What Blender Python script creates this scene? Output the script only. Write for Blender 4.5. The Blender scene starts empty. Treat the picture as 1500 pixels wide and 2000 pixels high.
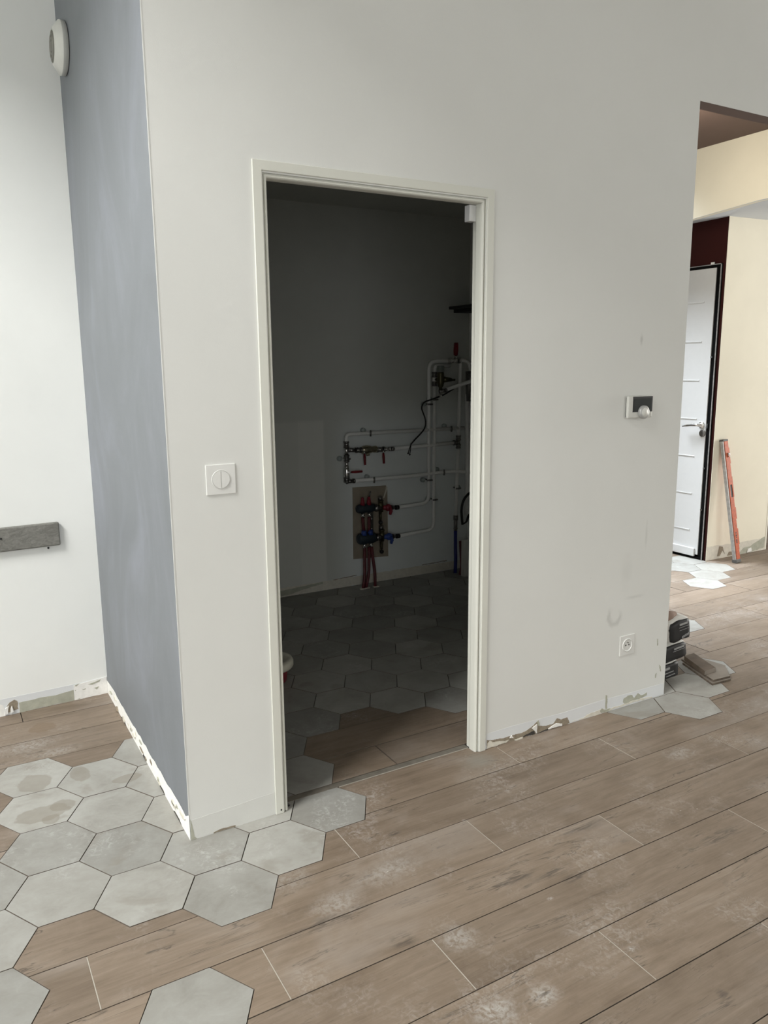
import bpy, bmesh, math, random
from mathutils import Vector, Matrix
random.seed(7)
PI = math.pi
scene = bpy.context.scene
COL = scene.collection

# ------------------------------------------------------------------ camera
FPX = 1524.94
CAM = Vector((-0.58911, -2.30049, 1.50804))
CR = Vector((0.86657721, -0.49897262, -0.00838231))
CU = Vector((0.09954322, 0.156371, 0.98266946))
CF = Vector((0.4890144, 0.85239336, -0.18517688))
cd = bpy.data.cameras.new('camera')
cd.sensor_fit = 'VERTICAL'
cd.sensor_height = 36.0
cd.lens = FPX * 36.0 / 2000.0
cd.clip_start = 0.05
cam = bpy.data.objects.new('camera', cd)
COL.objects.link(cam)
m = Matrix.Identity(4)
for r in range(3):
    m[r][0] = CR[r]; m[r][1] = CU[r]; m[r][2] = -CF[r]; m[r][3] = CAM[r]
cam.matrix_world = m
scene.camera = cam

# ------------------------------------------------------------------ world, lights, exposure
w = bpy.data.worlds.new('world'); scene.world = w; w.use_nodes = True
w.node_tree.nodes['Background'].inputs[0].default_value = (0.80, 0.88, 1.0, 1)
w.node_tree.nodes['Background'].inputs[1].default_value = 0.12

def area(name, loc, aim, sx, sy, power, color):
    l = bpy.data.lights.new(name, 'AREA'); l.shape = 'RECTANGLE'
    l.size = sx; l.size_y = sy; l.energy = power; l.color = color
    o = bpy.data.objects.new(name, l); COL.objects.link(o)
    o.location = loc
    d = Vector(aim) - Vector(loc)
    o.rotation_euler = d.to_track_quat('-Z', 'Y').to_euler()
    return o
area('daylight_rear_window', (-2.4, -6.42, 1.25), (-2.4, 0, 1.25), 3.0, 2.0, 54, (0.98, 0.99, 1.0))
area('daylight_left_window', (-4.42, -2.1, 1.05), (0, -2.1, 1.05), 2.9, 1.5, 50, (0.93, 0.97, 1.0))
area('daylight_gable_window', (-4.42, -1.4, 6.15), (0.0, 0.5, 1.0), 2.4, 0.95, 590, (1.0, 0.995, 0.965))
area('daylight_right_window', (5.6, -6.42, 1.45), (5.6, 0, 1.45), 2.9, 2.3, 88, (1.0, 0.985, 0.94))
area('daylight_side_window', (8.92, -0.35, 1.45), (0, -0.35, 1.45), 2.9, 2.3, 235, (1.0, 0.97, 0.91))
area('hall_floor_fill', (3.5, 2.3, 2.93), (3.80, 1.2, 0), 1.0, 1.0, 38, (0.86, 0.93, 1.0)).data.spread = math.radians(60)  # added unseen light that brightens the floor by the entrance
area('hall_ceiling_lamp', (3.15, 1.05, 2.62), (4.15, 0.85, 2.75), 0.3, 0.3, 6, (1.0, 0.90, 0.74))

vs = scene.view_settings
vs.view_transform = 'Standard'
try: vs.look = 'None'
except Exception: pass
vs.gamma = 1.0
vs.use_curve_mapping = False
vs.exposure = 0.0
scene.cycles.max_bounces = 10
scene.cycles.diffuse_bounces = 6
scene.cycles.use_denoising = True

# ------------------------------------------------------------------ helpers
def W(px, py, axis, val):
    """point where the sight line of photograph pixel (px,py) meets the plane axis=val"""
    d = CF + CR * ((px - 750) / FPX) - CU * ((py - 1000) / FPX)
    t = (val - CAM[axis]) / d[axis]
    return CAM + d * t

def link(name, me, mats, parent=None):
    o = bpy.data.objects.new(name, me); COL.objects.link(o)
    if not isinstance(mats, (list, tuple)): mats = [mats]
    for k in mats: me.materials.append(k)
    if parent is not None: o.parent = parent
    return o

class MB:
    """collects shapes into one mesh"""
    def __init__(self): self.b = bmesh.new()
    def box(self, x0, x1, y0, y1, z0, z1, bev=0.0, mi=0, seg=2):
        vs = [self.b.verts.new(c) for c in ((x0,y0,z0),(x1,y0,z0),(x1,y1,z0),(x0,y1,z0),(x0,y0,z1),(x1,y0,z1),(x1,y1,z1),(x0,y1,z1))]
        fs = [self.b.faces.new([vs[i] for i in q]) for q in ((0,3,2,1),(4,5,6,7),(0,1,5,4),(1,2,6,5),(2,3,7,6),(3,0,4,7))]
        for f in fs: f.material_index = mi
        if bev > 0:
            es = list({e for f in fs for e in f.edges})
            bmesh.ops.bevel(self.b, geom=es, offset=bev, segments=seg, affect='EDGES', profile=0.5)
        return self
    def poly(self, top, depth, mi=0, side_mi=None):
        """extrude polygon (list of 3d points) by vector depth"""
        d = Vector(depth); n = len(top)
        a = [self.b.verts.new(p) for p in top]; c = [self.b.verts.new(Vector(p) + d) for p in top]
        f = self.b.faces.new(a); f.material_index = mi
        g = self.b.faces.new(list(reversed(c))); g.material_index = mi
        for i in range(n):
            s = self.b.faces.new((a[i], c[i], c[(i+1) % n], a[(i+1) % n])); s.material_index = mi if side_mi is None else side_mi
        return self
    def cyl(self, p0, p1, r0, r1=None, n=16, mi=0, cap=True):
        p0 = Vector(p0); p1 = Vector(p1); r1 = r0 if r1 is None else r1
        ax = (p1 - p0).normalized()
        u = ax.orthogonal().normalized(); v = ax.cross(u)
        A = []; B = []
        for i in range(n):
            t = 2*PI*i/n; d = u*math.cos(t) + v*math.sin(t)
            A.append(self.b.verts.new(p0 + d*r0)); B.append(self.b.verts.new(p1 + d*r1))
        for i in range(n):
            f = self.b.faces.new((A[i], A[(i+1)%n], B[(i+1)%n], B[i])); f.smooth = True; f.material_index = mi
        if cap:
            f = self.b.faces.new(list(reversed(A))); f.material_index = mi
            f = self.b.faces.new(B); f.material_index = mi
        return self
    def lathe(self, org, axis, prof, n=32, mi=0, close=True):
        """prof = [(radius, height along axis)]"""
        org = Vector(org); ax = Vector(axis).normalized(); u = ax.orthogonal().normalized(); v = ax.cross(u)
        rings = []
        for r, h in prof:
            if r < 1e-6: rings.append([self.b.verts.new(org + ax*h)]); continue
            rings.append([self.b.verts.new(org + ax*h + (u*math.cos(2*PI*i/n) + v*math.sin(2*PI*i/n))*r) for i in range(n)])
        for A, B in zip(rings, rings[1:]):
            for i in range(n):
                j = (i+1) % n
                if len(A) == 1 and len(B) == 1: continue
                if len(A) == 1: q = (A[0], B[j], B[i])
                elif len(B) == 1: q = (A[i], A[j], B[0])
                else: q = (A[i], A[j], B[j], B[i])
                f = self.b.faces.new(q); f.smooth = True; f.material_index = mi
        return self
    def tube(self, pts, r, n=12, mi=0, fillet=0.0, fseg=6, cap=True):
        P = [Vector(p) for p in pts]
        if fillet > 0 and len(P) > 2:
            Q = [P[0]]
            for a, b, c in zip(P, P[1:], P[2:]):
                d1 = (a-b); d2 = (c-b); f = min(fillet, d1.length*0.49, d2.length*0.49)
                s = b + d1.normalized()*f; e = b + d2.normalized()*f
                for k in range(fseg+1):
                    t = k/fseg; Q.append(s*(1-t)**2 + b*2*t*(1-t) + e*t*t)
            Q.append(P[-1]); P = Q
        rs = r if isinstance(r, (list, tuple)) else [r]*len(P)
        tan = []
        for i in range(len(P)):
            t = P[min(i+1, len(P)-1)] - P[max(i-1, 0)]
            tan.append(t.normalized())
        u = tan[0].orthogonal().normalized(); rings = []
        for i, p in enumerate(P):
            u = (u - tan[i]*u.dot(tan[i])).normalized(); v = tan[i].cross(u)
            rings.append([self.b.verts.new(p + (u*math.cos(2*PI*k/n) + v*math.sin(2*PI*k/n))*rs[i]) for k in range(n)])
        for A, B in zip(rings, rings[1:]):
            for k in range(n):
                f = self.b.faces.new((A[k], A[(k+1)%n], B[(k+1)%n], B[k])); f.smooth = True; f.material_index = mi
        if cap:
            f = self.b.faces.new(list(reversed(rings[0]))); f.material_index = mi
            f = self.b.faces.new(rings[-1]); f.material_index = mi
        return self
    def ball(self, c, r, sx=1, sy=1, sz=1, mi=0, seg=14, ring=8):
        g = bmesh.ops.create_uvsphere(self.b, u_segments=seg, v_segments=ring, radius=r, matrix=Matrix.Translation(c) @ Matrix.Diagonal((sx, sy, sz, 1)))
        for v in g['verts']:
            for f in v.link_faces: f.smooth = True; f.material_index = mi
        return self
    def xform(self, mat):
        bmesh.ops.transform(self.b, matrix=mat, verts=self.b.verts); return self
    def build(self, name, mats, parent=None, wn=False):
        bmesh.ops.recalc_face_normals(self.b, faces=self.b.faces)
        me = bpy.data.meshes.new(name); self.b.to_mesh(me); self.b.free()
        return link(name, me, mats, parent)

def empty(name, loc=(0, 0, 0)):
    o = bpy.data.objects.new(name, None); COL.objects.link(o); o.location = loc
    o.empty_display_size = 0.05
    return o
def tag(o, label, cat, group=None):
    o['label'] = label; o['category'] = cat
    if group: o['group'] = group
    return o
def struct(o, label=None):
    o['kind'] = 'structure'
    if label: o['label'] = label
    return o
def reparent_keep(root):
    """parts were built in world coordinates: keep them there under an empty that sits at the thing's base"""
    inv = Matrix.Translation(root.location).inverted()
    for c in root.children: c.matrix_parent_inverse = inv

# ------------------------------------------------------------------ materials
class NT:
    def __init__(self, name):
        self.m = bpy.data.materials.new(name); self.m.use_nodes = True
        self.t = self.m.node_tree; self.b = self.t.nodes['Principled BSDF']
    def n(self, typ, **kw):
        x = self.t.nodes.new(typ)
        for k, v in kw.items():
            if k.startswith('i_'): x.inputs[k[2:].replace('_', ' ')].default_value = v
            else: setattr(x, k, v)
        return x
    def l(self, a, b): self.t.links.new(a, b)
    def math(self, op, a, b=None, c=None, clamp=False):
        x = self.n('ShaderNodeMath', operation=op); x.use_clamp = clamp
        for i, v in enumerate((a, b, c)):
            if v is None: continue
            if isinstance(v, (int, float)): x.inputs[i].default_value = v
            else: self.l(v, x.inputs[i])
        return x.outputs[0]
    def mix(self, fac, a, b):
        x = self.n('ShaderNodeMix', data_type='RGBA')
        for s, v in ((x.inputs['Factor'], fac), (x.inputs['A'], a), (x.inputs['B'], b)):
            pass
        ins = [i for i in x.inputs if i.enabled]
        for s, v in zip(ins, (fac, a, b)):
            if isinstance(v, (int, float)): s.default_value = v
            elif isinstance(v, tuple): s.default_value = (*v, 1) if len(v) == 3 else v
            else: self.l(v, s)
        return [o for o in x.outputs if o.enabled][0]
    def noise(self, vec, scale, detail=4, rough=0.55, dist=0.0):
        x = self.n('ShaderNodeTexNoise'); x.inputs['Scale'].default_value = scale
        x.inputs['Detail'].default_value = detail; x.inputs['Roughness'].default_value = rough
        x.inputs['Distortion'].default_value = dist
        if vec is not None: self.l(vec, x.inputs['Vector'])
        return x.outputs['Fac']
    def ramp(self, fac, stops):
        x = self.n('ShaderNodeValToRGB'); e = x.color_ramp.elements
        while len(e) < len(stops): e.new(0.5)
        for k, (p, c) in zip(e, stops):
            k.position = p; k.color = (*c, 1) if len(c) == 3 else c
        self.l(fac, x.inputs[0]); return x.outputs[0]
    def smooth(self, v, lo, hi):
        x = self.n('ShaderNodeMapRange', interpolation_type='SMOOTHSTEP')
        self.l(v, x.inputs[0]); x.inputs[1].default_value = lo; x.inputs[2].default_value = hi
        return x.outputs[0]
    def pos(self, scale=(1, 1, 1), rnd=0.0):
        g = self.n('ShaderNodeNewGeometry'); v = g.outputs['Position']
        if rnd:
            oi = self.n('ShaderNodeObjectInfo')
            c = self.n('ShaderNodeCombineXYZ')
            a = self.math('MULTIPLY', oi.outputs['Random'], rnd)
            b = self.math('MULTIPLY', oi.outputs['Random'], rnd*1.7)
            self.l(a, c.inputs[0]); self.l(b, c.inputs[1]); self.l(a, c.inputs[2])
            s = self.n('ShaderNodeVectorMath', operation='ADD'); self.l(v, s.inputs[0]); self.l(c.outputs[0], s.inputs[1]); v = s.outputs[0]
        s = self.n('ShaderNodeVectorMath', operation='MULTIPLY'); self.l(v, s.inputs[0]); s.inputs[1].default_value = scale
        return s.outputs[0]
    def rand(self): return self.n('ShaderNodeObjectInfo').outputs['Random']
    def bump(self, h, strength=0.2, dist=0.01):
        x = self.n('ShaderNodeBump'); x.inputs['Strength'].default_value = strength; x.inputs['Distance'].default_value = dist
        self.l(h, x.inputs['Height']); self.l(x.outputs[0], self.b.inputs['Normal'])
    def col(self, c):
        if isinstance(c, tuple): self.b.inputs['Base Color'].default_value = (*c, 1)
        else: self.l(c, self.b.inputs['Base Color'])
    def set(self, rough=0.6, metal=0.0, spec=0.5):
        if isinstance(rough, (int, float)): self.b.inputs['Roughness'].default_value = rough
        else: self.l(rough, self.b.inputs['Roughness'])
        self.b.inputs['Metallic'].default_value = metal
        self.b.inputs['Specular IOR Level'].default_value = spec

def paint(name, col, var=0.06, rough=0.75, bump=0.12, blotch=0.8):
    k = NT(name); p = k.pos()
    n = k.noise(p, 2.2*blotch, 5, 0.6); f = k.noise(p, 420, 2)
    lo = tuple(c*(1-var) for c in col); hi = tuple(min(1, c*(1+var*0.6)) for c in col)
    k.col(k.ramp(n, [(0.3, lo), (0.7, hi)])); k.set(rough, 0, 0.3); k.bump(f, bump, 0.002)
    return k.m
def plain(name, col, rough=0.5, metal=0.0, spec=0.5, var=0.08, scale=30):
    k = NT(name); n = k.noise(k.pos(), scale, 3)
    lo = tuple(c*(1-var) for c in col); hi = tuple(min(1, c*(1+var)) for c in col)
    k.col(k.ramp(n, [(0.3, lo), (0.7, hi)])); k.set(rough, metal, spec)
    return k.m

def stain(k, sep, col, cx, cz, rx, rz, strength, ring=False, tint=(0.25, 0.25, 0.23), nz=None):
    dx = k.math('DIVIDE', k.math('SUBTRACT', sep[0], cx), rx); dz = k.math('DIVIDE', k.math('SUBTRACT', sep[2], cz), rz)
    r = k.math('SQRT', k.math('ADD', k.math('MULTIPLY', dx, dx), k.math('MULTIPLY', dz, dz)))
    r = k.math('ADD', r, k.math('MULTIPLY', k.math('SUBTRACT', nz, 0.5), 1.3))
    if ring:
        r = k.math('ABSOLUTE', k.math('SUBTRACT', r, 1.0)); f = k.math('MULTIPLY', k.smooth(r, 0.5, 0.0), k.smooth(k.math('ADD', dz, k.math('MULTIPLY', dx, 0.25)), 0.75, -0.35))
    else: f = k.smooth(r, 1.0, 0.0)
    return k.mix(k.math('MULTIPLY', f, strength), col, tint)

def front_paint():
    k = NT('front_wall_paint'); p = k.pos()
    n = k.noise(p, 1.6, 5, 0.6); f = k.noise(p, 420, 2)
    c = k.ramp(n, [(0.3, (0.665, 0.667, 0.640)), (0.7, (0.700, 0.702, 0.675))])
    s = k.n('ShaderNodeSeparateXYZ'); k.l(k.pos(), s.inputs[0]); sep = s.outputs
    nz = k.noise(p, 18, 4)
    c = stain(k, sep, c, 1.872, 0.445, 0.035, 0.045, 0.28, True, nz=nz)
    c = stain(k, sep, c, 1.985, 0.505, 0.075, 0.012, 0.20, nz=nz)
    c = stain(k, sep, c, 1.93, 0.62, 0.05, 0.10, 0.10, nz=nz)
    c = stain(k, sep, c, 1.95, 1.60, 0.012, 0.035, 0.35, nz=nz)
    c = stain(k, sep, c, 2.04, 0.78, 0.010, 0.08, 0.18, nz=nz)
    sp = k.noise(p, 55, 2)
    c = k.mix(k.math('MULTIPLY', k.smooth(sp, 0.76, 0.82), 0.25), c, (0.4, 0.4, 0.37))
    k.col(c); k.set(0.72, 0, 0.3); k.bump(f, 0.12, 0.002)
    return k.m
def grey_paint():
    k = NT('grey_feature_paint'); p = k.pos((1, 1, 0.6))
    n = k.noise(p, 2.4, 6, 0.6, 1.2); f = k.noise(k.pos(), 350, 2)
    c = k.ramp(n, [(0.32, (0.170, 0.182, 0.194)), (0.52, (0.186, 0.199, 0.216)), (0.74, (0.222, 0.235, 0.266))])
    k.col(c); k.set(0.6, 0, 0.35); k.bump(f, 0.12, 0.002)
    return k.m
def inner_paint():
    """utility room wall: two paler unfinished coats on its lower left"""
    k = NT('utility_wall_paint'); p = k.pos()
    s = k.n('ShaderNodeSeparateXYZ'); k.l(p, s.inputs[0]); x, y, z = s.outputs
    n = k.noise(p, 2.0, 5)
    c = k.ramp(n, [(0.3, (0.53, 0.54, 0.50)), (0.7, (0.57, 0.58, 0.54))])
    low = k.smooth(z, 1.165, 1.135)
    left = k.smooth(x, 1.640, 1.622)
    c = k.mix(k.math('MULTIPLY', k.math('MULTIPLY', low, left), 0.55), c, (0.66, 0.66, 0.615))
    mid = k.math('MULTIPLY', k.smooth(x, 1.44, 1.455), left)
    c = k.mix(k.math('MULTIPLY', k.math('MULTIPLY', low, mid), 0.30), c, (0.72, 0.71, 0.67))
    blue_lift = k.math('MULTIPLY', k.smooth(x, 1.63, 1.9), k.smooth(z, 1.35, 1.0))
    c = k.mix(k.math('MULTIPLY', blue_lift, 0.6), c, (0.84, 0.89, 0.90))  # bluish lower right, made extra pale to brighten it where light is weak
    k.col(c); k.set(0.75, 0, 0.3)
    return k.m

def floor_stain(k, col, px, py, rx, ry, strength, tint, nz, soft=False, fine=None):
    c = W(px, py, 2, 0.0); g = k.n('ShaderNodeSeparateXYZ'); k.l(k.pos(), g.inputs[0])
    dx = k.math('SUBTRACT', g.outputs[0], c.x); dy = k.math('SUBTRACT', g.outputs[1], c.y)
    r = k.math('SQRT', k.math('ADD', k.math('POWER', k.math('ABSOLUTE', k.math('DIVIDE', dx, rx)), 2.0), k.math('POWER', k.math('ABSOLUTE', k.math('DIVIDE', dy, ry)), 2.0)))
    r = k.math('ADD', r, k.math('MULTIPLY', k.math('SUBTRACT', nz, 0.5), 1.0))
    f = k.smooth(r, 1.25, 0.15) if soft else k.smooth(r, 1.02, 0.88)
    if fine is not None: f = k.math('MULTIPLY', f, fine)
    return k.mix(k.math('MULTIPLY', f, strength), col, tint)

def plank_mat():
    k = NT('wood_look_tile'); rnd = k.rand()
    g1 = k.noise(k.pos((1.4, 17, 1), 37.0), 1.7, 6, 0.6, 1.0)          # soft streaks
    g2 = k.noise(k.pos((7, 150, 1), 91.0), 1.6, 5, 0.65, 0.4)           # fine pores
    g3 = k.noise(k.pos((1, 1.9, 1), 53.0), 3.4, 6, 0.62, 0.8)           # clouds
    t = k.math('ADD', k.math('MULTIPLY', g1, 0.36), k.math('ADD', k.math('MULTIPLY', g3, 0.44), k.math('MULTIPLY', g2, 0.20)))
    c = k.ramp(t, [(0.32, (0.128, 0.096, 0.069)), (0.45, (0.192, 0.147, 0.108)), (0.56, (0.236, 0.185, 0.140)), (0.70, (0.290, 0.240, 0.194))])
    # curly figure and thin dark cracks that follow the grain
    wv = k.n('ShaderNodeTexWave'); wv.wave_type = 'RINGS'; wv.inputs['Scale'].default_value = 3.0
    wv.inputs['Distortion'].default_value = 9.0; wv.inputs['Detail'].default_value = 3.0; wv.inputs['Detail Scale'].default_value = 1.3
    k.l(k.pos((1.0, 3.2, 1), 17.0), wv.inputs['Vector'])
    c = k.mix(k.math('MULTIPLY', k.math('MULTIPLY', k.smooth(wv.outputs['Fac'], 0.66, 0.95), k.smooth(g3, 0.5, 0.62)), 0.22), c, (0.13, 0.10, 0.075))
    cr = k.noise(k.pos((0.8, 7.5, 1), 29.0), 1.5, 5, 0.55, 1.3)
    crk = k.smooth(k.math('ABSOLUTE', k.math('SUBTRACT', cr, 0.5)), 0.010, 0.0)
    c = k.mix(k.math('MULTIPLY', k.math('MULTIPLY', crk, k.smooth(g3, 0.47, 0.60)), 0.75), c, (0.075, 0.060, 0.048))
    # per-plank tone
    tone = k.math('ADD', k.math('MULTIPLY', rnd, 0.24), 0.86)
    h = k.n('ShaderNodeHueSaturation'); k.l(tone, h.inputs['Value']); k.l(c, h.inputs['Color']); c = h.outputs[0]
    # dark knots and pale plaster dust
    kn = k.noise(k.pos((3.0, 9, 1), 11.0), 2.2, 3, 0.5, 0.8)
    c = k.mix(k.math('MULTIPLY', k.smooth(kn, 0.69, 0.80), 0.45), c, (0.10, 0.083, 0.070))
    d1 = k.noise(k.pos(), 2.6, 5, 0.65); d2 = k.noise(k.pos(), 46, 4, 0.7, 1.5)
    dust = k.math('MULTIPLY', k.smooth(d1, 0.48, 0.72), k.smooth(d2, 0.42, 0.68))
    c = k.mix(k.math('MULTIPLY', dust, 0.55), c, (0.46, 0.43, 0.40))
    hz = k.noise(k.pos((1, 1.4, 1), 13.0), 1.5, 5, 0.6, 0.6)
    c = k.mix(k.math('MULTIPLY', k.smooth(hz, 0.52, 0.70), 0.30), c, (0.36, 0.325, 0.295))
    sp = k.noise(k.pos(), 30, 2, 0.5, 2.0)
    c = k.mix(k.math('MULTIPLY', k.math('MULTIPLY', k.smooth(sp, 0.72, 0.79), k.smooth(d1, 0.5, 0.6)), 0.6), c, (0.66, 0.64, 0.61))
    nz = k.noise(k.pos(), 15, 4)
    c = floor_stain(k, c, 82, 1420, 0.055, 0.05, 0.5, (0.17, 0.115, 0.07), nz)
    nz2 = k.noise(k.pos(), 24, 5, 0.65, 0.8); fn = k.smooth(k.noise(k.pos(), 60, 5, 0.7, 1.0), 0.36, 0.60)
    st_ = k.smooth(k.noise(k.pos((6, 60, 1)), 2.0, 4, 0.6, 0.8), 0.40, 0.58)
    c = floor_stain(k, c, 937, 1486, 0.085, 0.060, 0.60, (0.245, 0.235, 0.205), nz2, True)
    for px, py, rx, ry, st in ((1060,1945,0.045,0.040,0.65), (970,1975,0.060,0.045,0.65), (895,1830,0.06,0.06,0.45), (660,1765,0.09,0.06,0.40), (1235,1853,0.015,0.012,0.8), (1075,1755,0.012,0.008,0.8), (1330,1470,0.10,0.05,0.4), (100,1765,0.09,0.06,0.40), (760,1700,0.12,0.05,0.35), (560,1720,0.10,0.06,0.3), (60,1455,0.12,0.07,0.38), (110,1468,0.10,0.05,0.35)):
        c = floor_stain(k, c, px, py, rx, ry, st, (0.46, 0.445, 0.42), nz2, True, fn)
    for px, py, rx, ry in ((788,1838,0.045,0.030), (770,1628,0.030,0.016), (1080,1705,0.08,0.022), (1065,1940,0.018,0.014), (1415,1945,0.018,0.024), (1125,1712,0.06,0.018), (1232,1310,0.05,0.02), (1410,1632,0.12,0.03), (640,1800,0.16,0.025), (1135,1615,0.10,0.022), (1010,1715,0.08,0.02)):
        c = floor_stain(k, c, px, py, rx, ry, 0.75, (0.080, 0.066, 0.055), nz2, True, st_)
    k.col(c)
    k.set(k.math('ADD', k.math('MULTIPLY', dust, 0.2), 0.50), 0, 0.35)
    k.bump(g1, 0.10, 0.004)
    return k.m
def hex_mat():
    k = NT('concrete_look_tile'); rnd = k.rand()
    n1 = k.noise(k.pos((1, 1, 1), 41.0), 5.0, 6, 0.62, 0.7); n2 = k.noise(k.pos((1, 1.5, 1), 77.0), 17, 5, 0.7, 1.0)
    t = k.math('ADD', k.math('MULTIPLY', n1, 0.7), k.math('MULTIPLY', n2, 0.3))
    c = k.ramp(t, [(0.32, (0.252, 0.244, 0.220)), (0.46, (0.304, 0.297, 0.272)), (0.56, (0.336, 0.332, 0.308)), (0.72, (0.380, 0.377, 0.355))])
    tone = k.math('ADD', k.math('MULTIPLY', rnd, 0.34), 0.83)
    h = k.n('ShaderNodeHueSaturation'); k.l(tone, h.inputs['Value']); k.l(c, h.inputs['Color']); c = h.outputs[0]
    st = k.noise(k.pos((1, 1, 1), 23.0), 6.5, 3, 0.5, 0.5)
    c = k.mix(k.math('MULTIPLY', k.smooth(st, 0.60, 0.70), 0.45), c, (0.235, 0.215, 0.180))
    d1 = k.noise(k.pos(), 3.1, 5, 0.65); d2 = k.noise(k.pos(), 38, 4, 0.7, 1.5)
    dust = k.math('MULTIPLY', k.smooth(d1, 0.50, 0.70), k.smooth(d2, 0.46, 0.66))
    c = k.mix(k.math('MULTIPLY', dust, 0.42), c, (0.60, 0.60, 0.59))
    nz = k.noise(k.pos(), 14, 4)
    for px, py, rx, ry in ((65,1529,0.062,0.066), (157,1512,0.035,0.06), (85,1588,0.085,0.055), (122,1572,0.045,0.040), (250,1520,0.06,0.03), (100,1600,0.03,0.03)):
        c = floor_stain(k, c, px, py, rx, ry, 0.50, (0.215, 0.190, 0.150), nz)
    k.col(c); k.set(0.52, 0, 0.35); k.bump(n2, 0.06, 0.003)
    return k.m

M = {}
M['front'] = front_paint()
M['white'] = paint('white_wall_paint', (0.82, 0.83, 0.805), 0.03)
M['grey'] = grey_paint()
M['inner'] = inner_paint()
M['cream'] = paint('cream_wall_paint', (0.82, 0.775, 0.645), 0.05)
M['creamwhite'] = paint('cream_trim_paint', (0.82, 0.80, 0.70), 0.03)
M['brown'] = paint('brown_ceiling_paint', (0.125, 0.085, 0.072), 0.08)
M['red'] = paint('dark_red_wall_paint', (0.032, 0.004, 0.003), 0.2, 0.95)
M['ceil'] = paint('ceiling_paint', (0.60, 0.625, 0.655), 0.03)
M['frontceil'] = M['brown']
M['blue'] = paint('far_room_paint', (0.35, 0.39, 0.43), 0.05)
M['frame'] = paint('door_frame_lacquer', (0.64, 0.64, 0.58), 0.03, 0.4, 0.04)
M['plank'] = plank_mat(); M['hex'] = hex_mat()
M['edge'] = plain('ceramic_tile_edge', (0.16, 0.13, 0.105), 0.8)
M['screed'] = plain('floor_screed', (0.030, 0.026, 0.022), 0.9)
M['joint_lit_edge'] = plain('pale_joint_and_lit_edge', (0.42, 0.385, 0.33), 0.9)  # threshold joint colour, also imitates sunlit edges at plank ends
M['strip'] = plain('threshold_strip_tile', (0.16, 0.145, 0.12), 0.7, 0, 0.3, 0.2, 25)
M['primer_left'] = paint('repainted_band', (0.655, 0.655, 0.625), 0.05, 0.85, 0.3)
M['primer'] = paint('bare_primer', (0.695, 0.71, 0.72), 0.05, 0.85, 0.3)
M['plaster'] = paint('white_filler', (0.83, 0.82, 0.79), 0.08, 0.9, 0.5, 20)
M['plaster_cream'] = paint('cream_filler', (0.66, 0.63, 0.55), 0.10, 0.9, 0.5, 20)
M['kraft'] = paint('torn_kraft_paper', (0.29, 0.245, 0.185), 0.25, 0.95, 0.6, 30)
M['greenboard'] = paint('bare_plasterboard', (0.42, 0.42, 0.345), 0.15, 0.95, 0.4, 14)
M['cavity'] = plain('dark_gap', (0.05, 0.045, 0.04), 0.95)
M['plastic'] = plain('white_plastic', (0.71, 0.71, 0.685), 0.25, 0, 0.5, 0.01)
M['plastic_old'] = plain('matt_white_plastic', (0.62, 0.62, 0.58), 0.4, 0, 0.4, 0.03)
M['plastic_dim'] = plain('grey_vent_plastic', (0.26, 0.255, 0.225), 0.6)  # darker tone for the inner rings of the vent
M['grille'] = plain('dark_grille', (0.17, 0.165, 0.14), 0.8)  # dark tone for the vent's centre disc
M['black'] = plain('black_plastic', (0.012, 0.012, 0.012), 0.5)
M['screen'] = plain('dark_glass_screen', (0.035, 0.038, 0.038), 0.12)
M['satin'] = plain('satin_grey_plastic', (0.42, 0.42, 0.41), 0.35, 0.2)
M['chrome'] = plain('brushed_steel', (0.68, 0.67, 0.65), 0.25, 1.0)
M['steel_dark'] = plain('dark_steel', (0.25, 0.24, 0.23), 0.35, 1.0)
M['brass'] = plain('nickel_brass', (0.42, 0.38, 0.28), 0.3, 1.0)
M['pipe'] = plain('white_pipe', (0.86, 0.86, 0.83), 0.35, 0, 0.5, 0.02)
M['lever'] = plain('red_lever', (0.20, 0.008, 0.014), 0.4)
M['redcap'] = plain('red_plastic', (0.24, 0.018, 0.032), 0.4)
M['bluecap'] = plain('blue_plastic', (0.025, 0.06, 0.26), 0.4)
M['bluehose'] = plain('blue_hose', (0.006, 0.012, 0.16), 0.4)
M['redhose'] = plain('red_pipe_sleeve', (0.12, 0.022, 0.026), 0.45)
M['navy'] = plain('blue_black_insulation', (0.014, 0.024, 0.034), 0.6)
M['manplate'] = paint('beige_backboard', (0.33, 0.285, 0.22), 0.12, 0.9, 0.2, 6)
M['clipgrey'] = plain('grey_clip_plastic', (0.34, 0.38, 0.37), 0.5)
M['prv'] = plain('dark_bronze', (0.10, 0.09, 0.05), 0.35, 0.8)
M['prvcap'] = plain('grey_cap', (0.20, 0.22, 0.20), 0.5)
M['sack'] = plain('black_printed_sack', (0.017, 0.017, 0.018), 0.5, 0, 0.4, 0.3, 12)
M['sackwhite'] = plain('white_sack_paper', (0.72, 0.71, 0.68), 0.7)
M['sackbrown'] = plain('brown_sack_paper', (0.24, 0.16, 0.12), 0.8)
M['sacklabel'] = plain('grey_print', (0.33, 0.33, 0.33), 0.6)
M['orange'] = plain('orange_paint', (0.50, 0.095, 0.028), 0.5, 0, 0.4, 0.18, 60)
M['alu'] = plain('worn_aluminium', (0.42, 0.41, 0.40), 0.45, 0.6, 0.5, 0.2, 40)
M['doorwhite'] = plain('white_door_lacquer', (0.61, 0.61, 0.605), 0.4, 0, 0.4, 0.01)
M['gasket'] = plain('black_gasket', (0.004, 0.004, 0.004), 0.9, 0, 0.08)
M['cuttop'] = plain('cut_tile_face', (0.215, 0.188, 0.158), 0.6, 0, 0.3, 0.10, 14)
M['offdark'] = plain('dark_offcut_face', (0.115, 0.088, 0.066), 0.7, 0, 0.3, 0.15, 20)
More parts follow.
